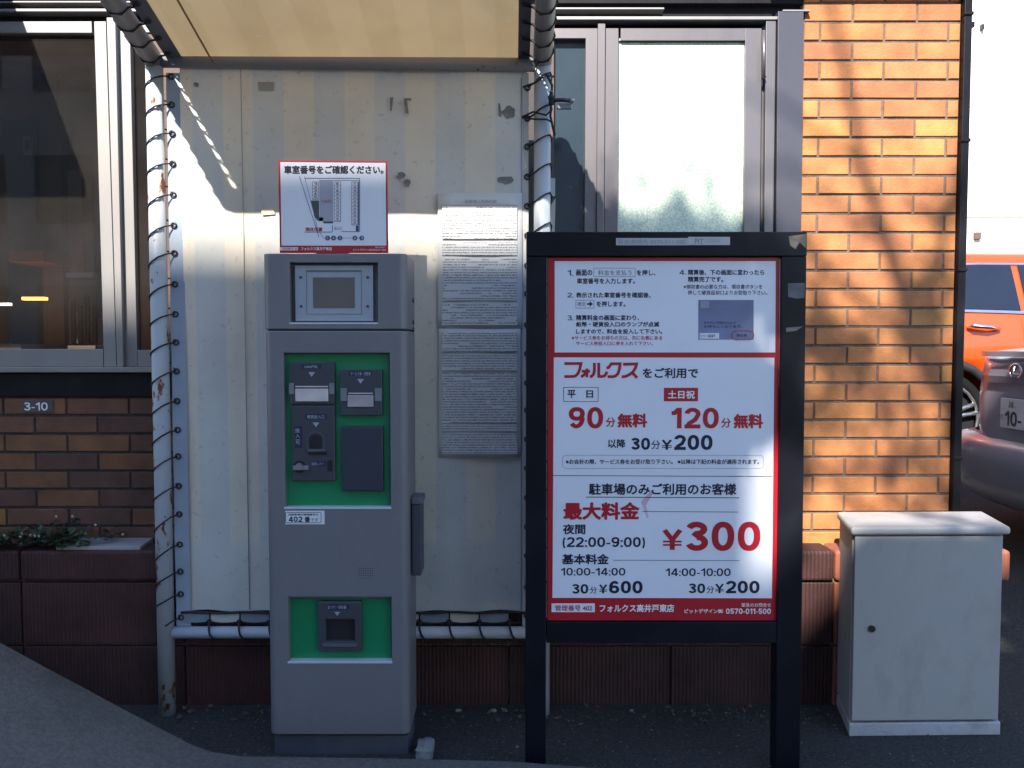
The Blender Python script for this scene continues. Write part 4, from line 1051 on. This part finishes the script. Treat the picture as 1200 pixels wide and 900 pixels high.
text('またのご利用を心より', 825, 862, 376.5, 379.8, DQ2, navy, PB); text('お待ちしております。', 825, 870, 380.8, 384.2, DQ2, navy, PB)
prect(819.3, 842, 390.3, 396.8, DQ2, white, PB, 'picture_button'); text('もう一度操作', 820.3, 838.5, 391.8, 395.3, DQ2, navy, PB, lift=.0016)
text('領収書', 863, 875, 391.3, 394.6, DQ2, navy, PB)
poutline(857, 883.6, 387.2, 398.6, DQ2, .7, redink, PB, 'red_ring', lift=.002, rad=5.6)
# main part

def stroke_word(paths, t, d, mat, par, name='logo'):
    V, F = [], []
    for pts, cl in paths: ribbon(V, F, pts, t, cl)
    me = bpy.data.meshes.new(name); me.from_pydata([tuple(P(640+x/7.5, 410+y/7.5, d)-Vector((0, .0012+k*.00001, 0))) for x, y, k in V], [], F)
    me.materials.append(mat); return meshobj(name, me, par, Vector())
lw_ = stroke_word([([(160,120),(306,120),(296,165),(282,205),(262,226),(240,234),(160,234)], False),
  ([(312,188),(386,188)], False), ([(358,164),(358,240)], False), ([(352,190),(335,218),(306,238)], False),
  ([(424,114),(424,180),(416,215),(400,232),(384,236)], False), ([(462,114),(462,232),(490,234),(516,226),(530,205),(533,190)], False),
  ([(530,158),(548,156),(572,122),(650,122),(644,170),(630,210),(608,230),(585,235),(540,235)], False),
  ([(676,126),(794,123),(784,160),(764,192),(732,216),(700,232),(664,236)], False), ([(744,196),(770,214),(800,244)], False)], 25, DQ, redink, PB)
tx('をご利用で', 753, 818, 431, 443.2, navy, .028)
poutline(660.2, 701.2, 453.6, 470.8, DQ, .6, navy, PB, 'box_outline'); tx('平', 665, 674.6, 457, 466.5); tx('日', 687, 695, 457.4, 466.2)
prect(778, 818, 454.4, 470.2, DQ, redink, PB, 'red_label', lift=.0012); tx('土日祝', 782.5, 814.2, 457.6, 467.2, white_t, .028, lift=.002)
RB = .036
tx('90', 666.5, 706.8, 477, 502, redink, RB); tx('分', 710, 721, 489, 500.2, redink, .02); tx('無料', 723.5, 758.5, 484.5, 501, redink, .045)
tx('120', 786.5, 842.3, 477.8, 502, redink, RB); tx('分', 845, 856.5, 489.8, 501, redink, .02); tx('無料', 859.5, 894.3, 485, 502, redink, .045)
tx('以降', 712.3, 733, 514.5, 525); tx('30', 739.6, 761.7, 513, 527, navy, .04); tx('分', 763.2, 773.5, 516, 526.5, navy, .01); tx('¥', 775.3, 787.5, 515, 527, navy, .03); tx('200', 790, 835, 509.6, 527.2, navy, .04)
poutline(658.8, 895, 533.2, 549, DQ, .45, grey_ink, PB, 'box_outline', rad=4.5)
tx('※お会計の際、サービス券をお受け取り下さい。 ※以降は下記の料金が適用されます。', 663, 889.5, 538, 544, navy, .02)
pline([(648.2,557.2),(905.5,558.3)], DQ, .7, navy, PB)
tx('駐車場のみご利用のお客様', 690, 862.8, 566.3, 580, navy, .03); pline([(686.5,582.4),(866,583.3)], DQ, .9, navy, PB)
tx('最大料金', 660, 749.5, 588.4, 609, redink, .042); pline([(752.5,599.3),(865,600)], DQ, .6, navy, PB)
tx('夜間', 659.5, 686, 614, 626, navy, .03); tx('(22:00-9:00)', 659.3, 755.8, 629.3, 642.5, navy, .03)
tx('¥', 776, 799.6, 619.8, 644.2, redink, .04); tx('300', 803.8, 891.2, 611.2, 645.5, redink, RB)
tx('基本料金', 658.5, 713.5, 649, 661.3, navy, .035); pline([(718.3,656.3),(866.6,656.9)], DQ, .55, navy, PB)
tx('10:00-14:00', 657.3, 732.8, 665.3, 674.3, navy, .022); tx('14:00-10:00', 780, 856.2, 665.8, 675, navy, .022)
tx('30', 670.5, 689.3, 684.3, 695.5, navy, .035); tx('分', 691.3, 699.4, 687.5, 695.3, navy, .01); tx('¥', 702, 711.5, 684.6, 695.3, navy, .03); tx('600', 713.8, 753, 680.6, 695.2, navy, .04)
tx('30', 807, 826.3, 683.6, 695, navy, .035); tx('分', 828, 836.6, 686.5, 695, navy, .01); tx('¥', 838, 848.2, 683.8, 695, navy, .03); tx('200', 850.6, 890, 680.5, 695.1, navy, .04)
prect(647, 698.3, 707, 717.2, DQ, white, PB, 'tag_box', lift=.0012); tx('管理番号 402', 650.5, 694, 708.8, 715.6, redink, .012, lift=.002)
tx('フォルクス高井戸東店', 702.5, 790, 708, 717.3, white_t, .03); tx('緊急のお問合せ', 869, 903.3, 706.5, 711, white_t, .01); tx('ピットデザイン㈱', 802, 847, 713.3, 718.6, white_t, .02); tx('0570-011-500', 850.5, 903.2, 713, 719.4, white_t, .03)
DT = DB-.003
prect(721, 805, 279, 287.4, DT, flat('strip_pale', (.42,.45,.48)), PB, 'phone_strip', lift=.0006); text('緊急連絡先 0570-011-500', 724, 803, 280.4, 286.2, DT, grey_ink, PB, bold=.0, lift=.0012)
prect(804.5, 853.3, 277.6, 287.2, DT, flat('strip_pale2', (.47,.49,.50)), PB, 'phone_strip', lift=.0010); text('PIT', 814, 824.5, 279.8, 285.6, DT, grey_ink, PB, bold=.02, lift=.0016); text('DESIGN', 827, 843.5, 279.8, 284.6, DT, M('faint_ink', (.36,.37,.38), .5), PB, lift=.0016)
# tape remains on the right post
tp = M('post_tape', (.12,.12,.13), .6, var=.3, scale=30)
ppoly([(923,332),(943,331.5),(942.5,349),(934,350),(923.5,348)], DB, tp, PB, 'tape_remnant'); ppoly([(921,384),(941,382.5),(933,387.5),(921,389)], DB, tp, PB, 'tape_remnant')
ppoly([(924,277),(945,274),(944,291),(937,284),(932,292),(926,288)], DT, M('scrape', (.16,.14,.12), .6, var=.5, scale=30), PB, 'tape_remnant')
ppoly([(751,588),(764,574),(766,577),(757,592),(760,607),(758,607)], DQ, M('red_smear', (.60,.42,.55), .5), PB, 'scribble', lift=.0007)

# ------------------------------------------------------------------ utility cabinet
CB = empty('utility_cabinet', Vector((X(1090,2.75), Y(2.75)+.15, 0)), 'pale grey painted steel utility cabinet with sloping lid', 'cabinet')
cabm = M('cabinet_paint', (.35,.35,.355), .55, var=.05, scale=3, bump=.06, bscale=50, dirt=(.22,.21,.20), dscale=6, damt=.5, stretch=(1,1,.6))
DK = 2.75
cx0, cx1 = X(1003, DK), X(1184, DK); w_ = cx1-cx0; zb_ = Z(845.5, DK); zt_ = Z(627, DK); dep = .24
# the cabinet stands a little askew: its plan is turned and its lid falls to the rear
def skbox(x0, x1, y0, y1, z0, z1, z1b=None):
    bm = box(x0, x1, y0, y1, z0, z1)
    for v in bm.verts:
        if z1b is not None and v.co.z == z1 and v.co.y == y1: v.co.z = z1b
        v.co.x += v.co.y*.215; v.co.y += v.co.x*.02
    return bm
def cab(name, bm, mat, **k):
    bm.transform(Matrix.Translation((cx0, Y(DK), 0))); return obj(name, bm, mat, CB, **k)
zr_ = Z(608, DK+dep)
cab('body', skbox(0, w_, .012, dep, zb_, zt_, zr_-.02), cabm, bevel=.003)
cab('door', skbox(.006, w_-.006, -.006, .011, zb_+.004, zt_-.004), cabm, bevel=.003)
cab('lid', skbox(-.010, w_+.016, -.018, dep+.012, zt_+.002, Z(618.5,DK-.02), zr_), cabm, bevel=.010, seg=3)
cab('plinth', skbox(-.002, w_+.002, -.008, dep-.01, 0, zb_-.004), M('plinth_concrete', (.42,.42,.44), .8, var=.1, bump=.3, dirt=(.16,.15,.15), dscale=9, damt=.6), bevel=.003)
lk = P(1021.5, 736.5, DK-.006)
bm = bmesh.new(); disc(bm, lk, .0115, 'y', .006, 20); lo = obj('lock', bm, M('lock_dark', (.05,.05,.055), .35, metal=.5), CB)
bm = bmesh.new(); disc(bm, lk-Vector((0,.006,0)), .006, 'y', .002, 12); obj('keyhole', bm, darkhole, lo)

# ------------------------------------------------------------------ cars
tyre = M('tyre_rubber', (.010,.010,.011), .9, bump=.2, spec=.12); rim_m = M('alloy_rim', (.55,.56,.60), .25, metal=.9, bump=0); trim = M('black_trim', (.02,.02,.024), .5)
carglass = M('car_glass', (.008,.009,.018), .06, var=.1, bump=0, spec=.9); chrome = M('chrome_trim', (.75,.76,.80), .15, metal=1, bump=0)
def loft(st):
    """st: (x, half width, z bottom, z belt, w belt, z top, w top) -> closed body mesh, local x along the car"""
    bm = bmesh.new(); rings = []
    for (x, w_, zb, zt, wb, zr_, wt) in st:
        half = [(w_*.86, zb), (w_*.97, zb+.07), (w_, zb+(zt-zb)*.42), (w_*.995, zb+(zt-zb)*.62), (wb, zt-.03), (wb*.985, zt),
                (wt+(wb-wt)*.36, zt+(zr_-zt)*.62), (wt*1.0+.02, zr_-(zr_-zt)*.12), (wt*.86, zr_), (wt*.4, zr_+.02)]
        ring = half + [(-a, b) for a, b in half[::-1]]
        rings.append([bm.verts.new((x, a, b)) for a, b in ring])
    n = len(rings[0])
    for r0, r1 in zip(rings[:-1], rings[1:]):
        for k in range(n): bm.faces.new((r0[k], r0[(k+1)%n], r1[(k+1)%n], r1[k])).smooth = True
    bm.faces.new(rings[0]); bm.faces.new(rings[-1][::-1])
    bmesh.ops.recalc_face_normals(bm, faces=bm.faces)
    return bm
def interp(st, x):
    for a, b in zip(st[:-1], st[1:]):
        if a[0] <= x <= b[0]:
            u = (x-a[0])/(b[0]-a[0]); return [a[i]+(b[i]-a[i])*u for i in range(7)]
    return st[-1]
def side_pt(st, x, t, off=.008, s=-1):
    _, w_, zb, zt, wb, zr_, wt = interp(st, x)
    p0 = (wb*.985, zt); p1 = (wt+(wb-wt)*.36, zt+(zr_-zt)*.62); p2 = (wt+.02, zr_-(zr_-zt)*.12)
    if t < .7: u = t/.7; y_ = p0[0]+(p1[0]-p0[0])*u; z_ = p0[1]+(p1[1]-p0[1])*u
    else: u = (t-.7)/.3; y_ = p1[0]+(p2[0]-p1[0])*u; z_ = p1[1]+(p2[1]-p1[1])*u
    return Vector((x, s*(y_+off), z_))
def side_patch(st, xs0, xs1, t0, t1, off, s, nx=14, ntt=6, slant0=0, slant1=0):
    bm = bmesh.new(); g = []
    for j in range(ntt+1):
        t = t0+(t1-t0)*j/ntt
        a = xs0+slant0*(j/ntt); b = xs1+slant1*(j/ntt)
        g.append([bm.verts.new(side_pt(st, a+(b-a)*i/nx, t, off, s)) for i in range(nx+1)])
    for j in range(ntt):
        for i in range(nx): bm.faces.new((g[j][i], g[j][i+1], g[j+1][i+1], g[j+1][i])).smooth = True
    return bm
def place(bm, loc): bm.transform(Matrix.Translation(loc)); return bm
def wheel(parent, c, r, wd, s):
    bm = bmesh.new(); n = 32
    prof = [(r*.79, -wd/2*.9), (r*.9, -wd/2), (r, -wd/2*.7), (r, wd/2*.7), (r*.9, wd/2), (r*.79, wd/2*.9)]
    rings = []
    for k in range(n):
        a = 2*math.pi*k/n; rings.append([bm.verts.new(Vector(c)+Vector((math.cos(a)*p, q, math.sin(a)*p))) for p, q in prof])
    for k in range(n):
        for j in range(len(prof)): bm.faces.new((rings[k][j], rings[(k+1)%n][j], rings[(k+1)%n][(j+1)%6], rings[k][(j+1)%6])).smooth = True
    bmesh.ops.recalc_face_normals(bm, faces=bm.faces)
    wh = obj('wheel', bm, tyre, parent)
    bm = bmesh.new(); yo = s*wd*.42
    ring = [Vector(c)+Vector((math.cos(k/24*6.283)*r*.77, yo, math.sin(k/24*6.283)*r*.77)) for k in range(24)]
    tube(bm, ring, r*.035, 6, closed=True)
    for k in range(5):
        for dlt in (-.13, .13):
            a = k*6.283/5+.3
            tube(bm, [Vector(c)+Vector((math.cos(a+dlt*2.6)*r*.10, yo*.8, math.sin(a+dlt*2.6)*r*.10)), Vector(c)+Vector((math.cos(a+dlt)*r*.76, yo, math.sin(a+dlt)*r*.76))], [r*.06, r*.045], 6)
    disc(bm, Vector(c)+Vector((0, yo*.9, 0)), r*.14, 'y', .02, 14)
    obj('rim', bm, rim_m, wh)
    bm = bmesh.new(); disc(bm, Vector(c)+Vector((0, s*wd*.2, 0)), r*.76, 'y', .01, 24); obj('rim_well', bm, darkhole, wh)
# orange crossover
orange = M('orange_paint', (.62,.075,.006), .3, var=.03, bump=0, coat=.8, metal=.1)
OX, OY, OZ = 2.26, Y(6.1)+.91, .44
so_ = [(0,.70,.42,.98,.66,1.0,.5),(.05,.80,.36,1.10,.78,1.2,.58),(.18,.87,.30,1.14,.84,1.42,.60),(.38,.90,.27,1.16,.86,1.55,.62),(.7,.91,.25,1.165,.87,1.60,.65),(1.3,.915,.25,1.15,.875,1.63,.66),(2.2,.915,.25,1.12,.875,1.63,.66),(2.7,.915,.25,1.10,.875,1.57,.66),(3.35,.91,.25,1.08,.86,1.12,.72),(4.0,.88,.27,1.02,.82,1.05,.62),(4.35,.82,.3,.92,.72,.95,.5),(4.45,.7,.42,.75,.6,.78,.4)]
OC = empty('orange_car', (OX+2.2, OY, OZ), 'bright orange crossover car parked broadside beyond the brick pillar', 'car')
body = obj('body', place(loft(so_), (OX, OY, OZ)), orange, OC)
def wheelcut(cx, oy, oz, s, r): 
    bm = bmesh.new(); n = 28
    a = [bm.verts.new((cx+math.cos(k/n*6.283)*r, oy+s*.6, oz+math.sin(k/n*6.283)*r)) for k in range(n)]; b = [bm.verts.new((cx+math.cos(k/n*6.283)*r, oy+s*1.2, oz+math.sin(k/n*6.283)*r)) for k in range(n)]
    bm.faces.new(a); bm.faces.new(b[::-1])
    for k in range(n): bm.faces.new((a[k], b[k], b[(k+1)%n], a[(k+1)%n]))
    bmesh.ops.recalc_face_normals(bm, faces=bm.faces)
    return temp(bm)
cut(body, [wheelcut(OX+cx, OY, OZ+.35, s, .42) for cx in (.96, 3.5) for s in (-1, 1)])
for s in (-1, 1):
    for cx in (.96, 3.5):
        wheel(OC, (OX+cx, OY+s*.79, OZ+.35), .355, .22, s)
        bm = bmesh.new()
        tube(bm, [Vector((OX+cx+math.cos(a/12*math.pi)*.425, OY+s*.905, OZ+.35+math.sin(a/12*math.pi)*.425)) for a in range(13)], .035, 8); obj('arch_trim', bm, trim, OC)
    obj('side_window', place(side_patch(so_, .85, 1.55, .05, .86, .008, s, slant0=.10, slant1=.0), (OX, OY, OZ)), carglass, OC)
    obj('side_window', place(side_patch(so_, 1.60, 2.7, .05, .86, .008, s, slant0=0, slant1=-.12), (OX, OY, OZ)), carglass, OC)
    obj('quarter_window', place(side_patch(so_, .38, .80, .06, .84, .008, s, slant0=.16, slant1=.10), (OX, OY, OZ)), M('quarter_glass', (.12,.12,.17), .1, bump=0), OC)
    obj('window_trim', place(side_patch(so_, .36, 2.9, -.01, .035, .014, s, ntt=1), (OX, OY, OZ)), chrome, OC)
    obj('roof_trim', place(side_patch(so_, .55, 2.65, .87, .90, .012, s, ntt=1), (OX, OY, OZ)), chrome, OC)
    bm = bmesh.new(); hx = X(1133, 6.1)
    tube(bm, [(hx, OY+s*.905, OZ+1.04), (hx+.03, OY+s*.935, OZ+1.045), (hx+.14, OY+s*.94, OZ+1.035), (hx+.24, OY+s*.905, OZ+1.02)], [.012,.02,.018,.012], 10); obj('door_handle', bm, chrome, OC)
    obj('door_gap', box(OX+1.57, OX+1.575, OY+s*.91, OY+s*.917, OZ+.35, OZ+1.13), darkhole, OC)
# light triangle reflecting in the rear window
# grey sedan, rear end facing left
gpaint = M('grey_paint', (.27,.27,.34), .42, var=.04, bump=0, coat=.35, metal=.25)
GX, GY, GZ = 2.78, Y(4.5), .19
sg = [(0,.30,.60,1.02,.26,1.03,.18),(.04,.42,.54,1.06,.38,1.08,.28),(.11,.56,.48,1.09,.51,1.11,.38),(.19,.68,.43,1.10,.62,1.12,.47),(.29,.78,.37,1.09,.71,1.13,.54),(.42,.85,.32,1.07,.78,1.14,.59),(.65,.895,.26,1.04,.82,1.17,.61),(1.1,.905,.24,1.0,.84,1.36,.60),(1.5,.905,.24,.99,.84,1.43,.60),(2.4,.905,.24,.97,.84,1.44,.60),(3.2,.905,.24,.95,.83,1.05,.68),(4.2,.87,.27,.86,.78,.92,.6),(4.6,.78,.32,.75,.66,.78,.5),(4.7,.66,.4,.64,.5,.66,.4)]
GC = empty('grey_sedan', (GX+2.3, GY, GZ), 'dark grey sedan seen from its rear corner in front of the orange car', 'car')
gb = obj('body', place(loft(sg), (GX, GY, GZ)), gpaint, GC)
cut(gb, [wheelcut(GX+cx, GY, GZ+.32, s, .39) for cx in (1.05, 3.8) for s in (-1, 1)])
for s in (-1, 1):
    for cx in (1.05, 3.8): wheel(GC, (GX+cx, GY+s*.79, GZ+.33), .33, .22, s)
    obj('side_window', place(side_patch(sg, 1.15, 2.9, .08, .84, .008, s, slant0=.25, slant1=-.3), (GX, GY, GZ)), carglass, GC)
def planring(xo, inset, z, n=26, w_=.905, L=1.0):
    pts = []
    for k in range(n+1):
        a = -math.pi/2+math.pi*k/n
        sx = math.copysign(abs(math.cos(a))**.85, math.cos(a)); sy = math.copysign(abs(math.sin(a))**.8, math.sin(a))
        pts.append(Vector((GX+xo+inset+.42*(1-sx), GY+(w_-inset*.4)*sy, GZ+z)))
    return pts
bm = bmesh.new(); prev = None
for z, ins in ((.22,.12),(.26,.04),(.36,.0),(.50,-.01),(.57,-.005),(.605,.02),(.625,.10)):
    ring = [bm.verts.new(p) for p in planring(-.06, ins, z)]
    if prev:
        for k in range(len(ring)-1): bm.faces.new((prev[k], prev[k+1], ring[k+1], ring[k])).smooth = True
    prev = ring
bmesh.ops.recalc_face_normals(bm, faces=bm.faces)
obj('rear_bumper', bm, gpaint, GC)
# trunk lip, tail lamps, plate, emblem
def rear_band(z0, z1, xo, y0, y1, mat, name, th=.012, n=14):
    """band following the rear face of the body between two lateral positions"""
    def rx(y, z):
        # outward x of the rear face at lateral y
        yy = abs(y)
        tab = [(0,0),(.26,0),(.38,.04),(.51,.11),(.62,.19),(.71,.29),(.78,.42),(.90,.65)] if z > .9 else [(0,0),(.29,0),(.41,.04),(.55,.11),(.66,.19),(.76,.29),(.83,.42),(.90,.65)]
        for (a, xa), (b, xb) in zip(tab[:-1], tab[1:]):
            if a <= yy <= b: return xa+(xb-xa)*(yy-a)/(b-a)
        return .6
    bm = bmesh.new(); pr = None
    for k in range(n+1):
        y = y0+(y1-y0)*k/n
        lo = bm.verts.new((GX+rx(y, z0)-xo, GY+y, GZ+z0)); hi = bm.verts.new((GX+rx(y, z1)-xo, GY+y, GZ+z1))
        li = bm.verts.new((GX+rx(y, z0)-xo+th+.03, GY+y, GZ+z0)); h2 = bm.verts.new((GX+rx(y, z1)-xo+th+.03, GY+y, GZ+z1))
        if pr:
            for a_, b_ in (((pr[0]),(lo)),):
                bm.faces.new((pr[0], lo, hi, pr[1])); bm.faces.new((pr[1], hi, h2, pr[3])); bm.faces.new((pr[2], li, lo, pr[0]))
        pr = (lo, hi, li, h2)
    bmesh.ops.recalc_face_normals(bm, faces=bm.faces)
    return obj(name, bm, mat, GC, smooth=False)
rear_band(1.085, 1.115, .026, -.40, .40, gpaint, 'trunk_lip')
rear_band(.935, .975, .018, -.42, .42, M('grey_trim', (.16,.155,.19), .3, metal=.5), 'trunk_strip')
tail = M('tail_lamp_red', (.22,.01,.02), .2, bump=0, spec=.5)
for s in (-1, 1): rear_band(.74, 1.0, .016, s*.57, s*.80, tail, 'tail_lamp')
GP = GY-.07
pl = obj('number_plate', box(GX-.035, GX-.02, GP-.165, GP+.165, GZ+.69, GZ+.855), M('plate_white', (.62,.63,.66), .4, bump=0), GC, bevel=.003)
def text_x(s, y0_, y1_, z0_, z1_, x, mat, par, bold=.03, name='lettering'):
    V, F = glyphs(s, bold)
    xs_ = [v[0] for v in V]; ys_ = [v[1] for v in V]; a, b, c, d_ = min(xs_), max(xs_), min(ys_), max(ys_)
    cy, cz = (y0_+y1_)/2, (z0_+z1_)/2; me = bpy.data.meshes.new('lettering')
    me.from_pydata([(-k*.00002, y0_+(u-a)/(b-a)*(y1_-y0_)-cy, z0_+(v-c)/(d_-c)*(z1_-z0_)-cz) for u, v, k in V], [], F)
    me.materials.append(mat); return meshobj(name, me, par, Vector((x, cy, cz)))
# seen from the left, reading direction runs from far (+y) to near (-y)
ink = flat('plate_ink', (.03,.05,.05))
text_x('10-', GP+.115, GP-.03, GZ+.705, GZ+.785, GX-.037, ink, pl)
text_x('む', GP+.155, GP+.128, GZ+.735, GZ+.765, GX-.037, ink, pl, .0)
text_x('川', GP+.085, GP+.045, GZ+.803, GZ+.840, GX-.037, ink, pl, .02)
bm = bmesh.new()
tube(bm, [Vector((GX-.012, GY+math.cos(k/24*6.283)*.055, GZ+1.005+math.sin(k/24*6.283)*.040)) for k in range(24)], .0065, 6, closed=True)
tube(bm, [Vector((GX-.012, GY+.010, GZ+1.035)), Vector((GX-.012, GY+.022, GZ+.990)), Vector((GX-.012, GY-.035, GZ+.988))], .0065, 6)
obj('emblem', bm, chrome, GC)

# ------------------------------------------------------------------ pale building beyond the cars
WB = empty('white_building', (8, 9, .5), 'pale cream panelled building wall in full sun behind the cars', 'building')
wbm = M('cream_wall', (.74,.72,.66), .7, var=.03, bump=.05)
yb = Y(11.0)
pw = 2.2; zs = [.4, 1.72, 3.05, 4.5, 6.0, 7.5]
for i in range(-1, 7):
    for j in range(5):
        obj('wall_panel', box(1.5+i*pw+.008, 1.5+(i+1)*pw-.008, yb, yb+.1, zs[j]+.008, zs[j+1]-.008), wbm, WB)
obj('wall_core', box(-.7, 16.9, yb+.02, yb+8, .3, 7.45), M('joint_grey', (.5,.48,.44), .8), WB)
for px, py in ((1142, 276),):
    obj('wall_vent', pbox(px-3.5, px+3.5, py-4, py+4, 10.95, .06), M('vent_brown', (.12,.07,.06), .6), WB, bevel=.004)
obj('wall_bracket', pbox(1140, 1143, 28, 34, 10.95, .05), trim, WB)
obj('wall_box', pbox(1198, 1206, 188, 214, 10.95, .05), trim, WB)

# ------------------------------------------------------------------ unseen blocks and tree behind the viewer, placed to cast the shade
def shadow_src(p, yo):
    """where a ray from the sun through p crosses the plane y = yo"""
    k = (p.y-yo)/SUN.y
    return Vector(p) - SUN*k
AB = empty('shade_block', (-14, -16, 0), 'tall plain block added behind the viewer to cast shade', 'building')
pa = shadow_src(P(400, 283, 2.92), -14)           # top of its shadow on the canvas
pe = shadow_src(P(903, 283, 3.15), -14)           # right end of its shadow on the wall
amat = M('block_wall', (.42,.42,.43), .8, var=.05)
bm = box(-22, pe.x, -22, -14, -.1, pa.z)
for v in bm.verts: v.co.x += (v.co.y+14)*.36          # added block sheared along the sun rays so its flank blocks no light
obj('wall', bm, amat, AB)
for i in range(9):
    for j in range(5):
        xw = -21+i*1.85
        if xw+1.2 < pe.x: obj('window', box(xw, xw+1.2, -14.0+.002, -13.97, 1.2+j*2.7, 2.6+j*2.7), carglass, AB)
HB = empty('low_shade_block', (3, -10, 0), 'lower pale block added behind the viewer to cast shade', 'building')
# added shade caster; its top steps up on the right to shade the sedan
def hp(xq, zq): return shadow_src(Vector((xq, 0, zq)), -9)      # top edge given by its shadow on the plane of the wall
rl = [hp(.85,.0), hp(1.0,.02), hp(1.13,.16), hp(1.27,.33), hp(1.32,.37), hp(2.05,.37), hp(2.06,2.5), hp(6.5,2.5)]
obj('wall', prism([(rl[0].x,-.1)]+[(p.x,p.z) for p in rl]+[(rl[-1].x,-.1)], -9, -15), amat, HB)
for i in range(3): obj('window', box(-1.4+i*.8, -.9+i*.8, -8.998, -8.97, 1.2, 2.5), carglass, HB)
# street tree whose leaves dapple the pillar and door
def tree():
    t = empty('street_tree', (2.6, -6.4, 0), 'leafy street tree standing behind the viewer', 'tree')
    rg = random.Random(21); Yt = -6.4
    bark = M('bark', (.09,.07,.055), .9, var=.4, bump=.5, bscale=20)
    def S_(px, py, d=3.15, dy=0): return shadow_src(P(px, py, d), Yt+dy)
    top = S_(985, 60); mid = S_(1010, 200); low = S_(1040, 290); b0 = S_(1080, 420); b1 = Vector((1.9, Yt, 3.2)); base = Vector((2.6, Yt, 0))
    bm = bmesh.new(); tube(bm, [base, base+Vector((-.05,0,1.5)), b1, (b1+b0)/2, b0, low, mid, top, top+Vector((-.2,.1,.9))], [.17,.15,.13,.09,.055,.03,.025,.02,.006], 8); obj('trunk', bm, bark, t)
    for a, b, r_ in ((b0, S_(940,470)+Vector((-.4,.3,.5)), .03), (b1, b1+Vector((1.6,.4,1.6)), .07), (low, S_(820,200), .02), (b0, S_(1150,120), .03), (mid, S_(745, 90), .014), ((b1+b0)/2, S_(800,420), .04)):
        bm = bmesh.new(); m_ = (a+b)/2+Vector((0,0,.12)); tube(bm, [a, m_, b], [r_, r_*.6, r_*.2], 7); obj('limb', bm, bark, t)
    bm = bmesh.new()
    def clump(c, n, rad, s):
        for k in range(n):
            p = c+Vector((rg.gauss(0, rad), rg.gauss(0, rad*1.2), rg.gauss(0, rad)))
            nrm = Vector((rg.gauss(0,1), rg.gauss(0,1), rg.gauss(0,1))).normalized(); u = nrm.orthogonal().normalized(); v = nrm.cross(u); l = s*rg.uniform(.6,1.3)
            bm.faces.new([bm.verts.new(q) for q in (p-u*l, p+v*l*.5, p+u*l, p-v*l*.5)])
    spots = [(1090,345,.05,70),(960,398,.06,90),(1000,425,.06,60),(1085,450,.10,60),(955,480,.08,60),(1030,520,.12,70),(1090,585,.10,80),
             (800,350,.15,300),(860,390,.15,300),(740,360,.14,260),(897,640,.05,260),(915,545,.05,110),(800,262,.022,40),(796,235,.015,22),(1100,250,.05,25)]
    for k in range(520): spots.append((rg.uniform(690,908), 258+abs(rg.gauss(0, 1))*62, .01, 2))
    for px, py, rad, n in spots: clump(S_(px, py, dy=rg.uniform(-.4,.4)), n, rad, .05)
    for k in range(14): clump(b1+Vector((rg.uniform(.3,2.2), rg.uniform(-1,1), rg.uniform(.4,2.2))), 160, .22, .06)
    obj('crown', bm, M('tree_leaf', (.06,.10,.04), .6, var=.4, scale=20, bump=0), t, origin=base)
tree()
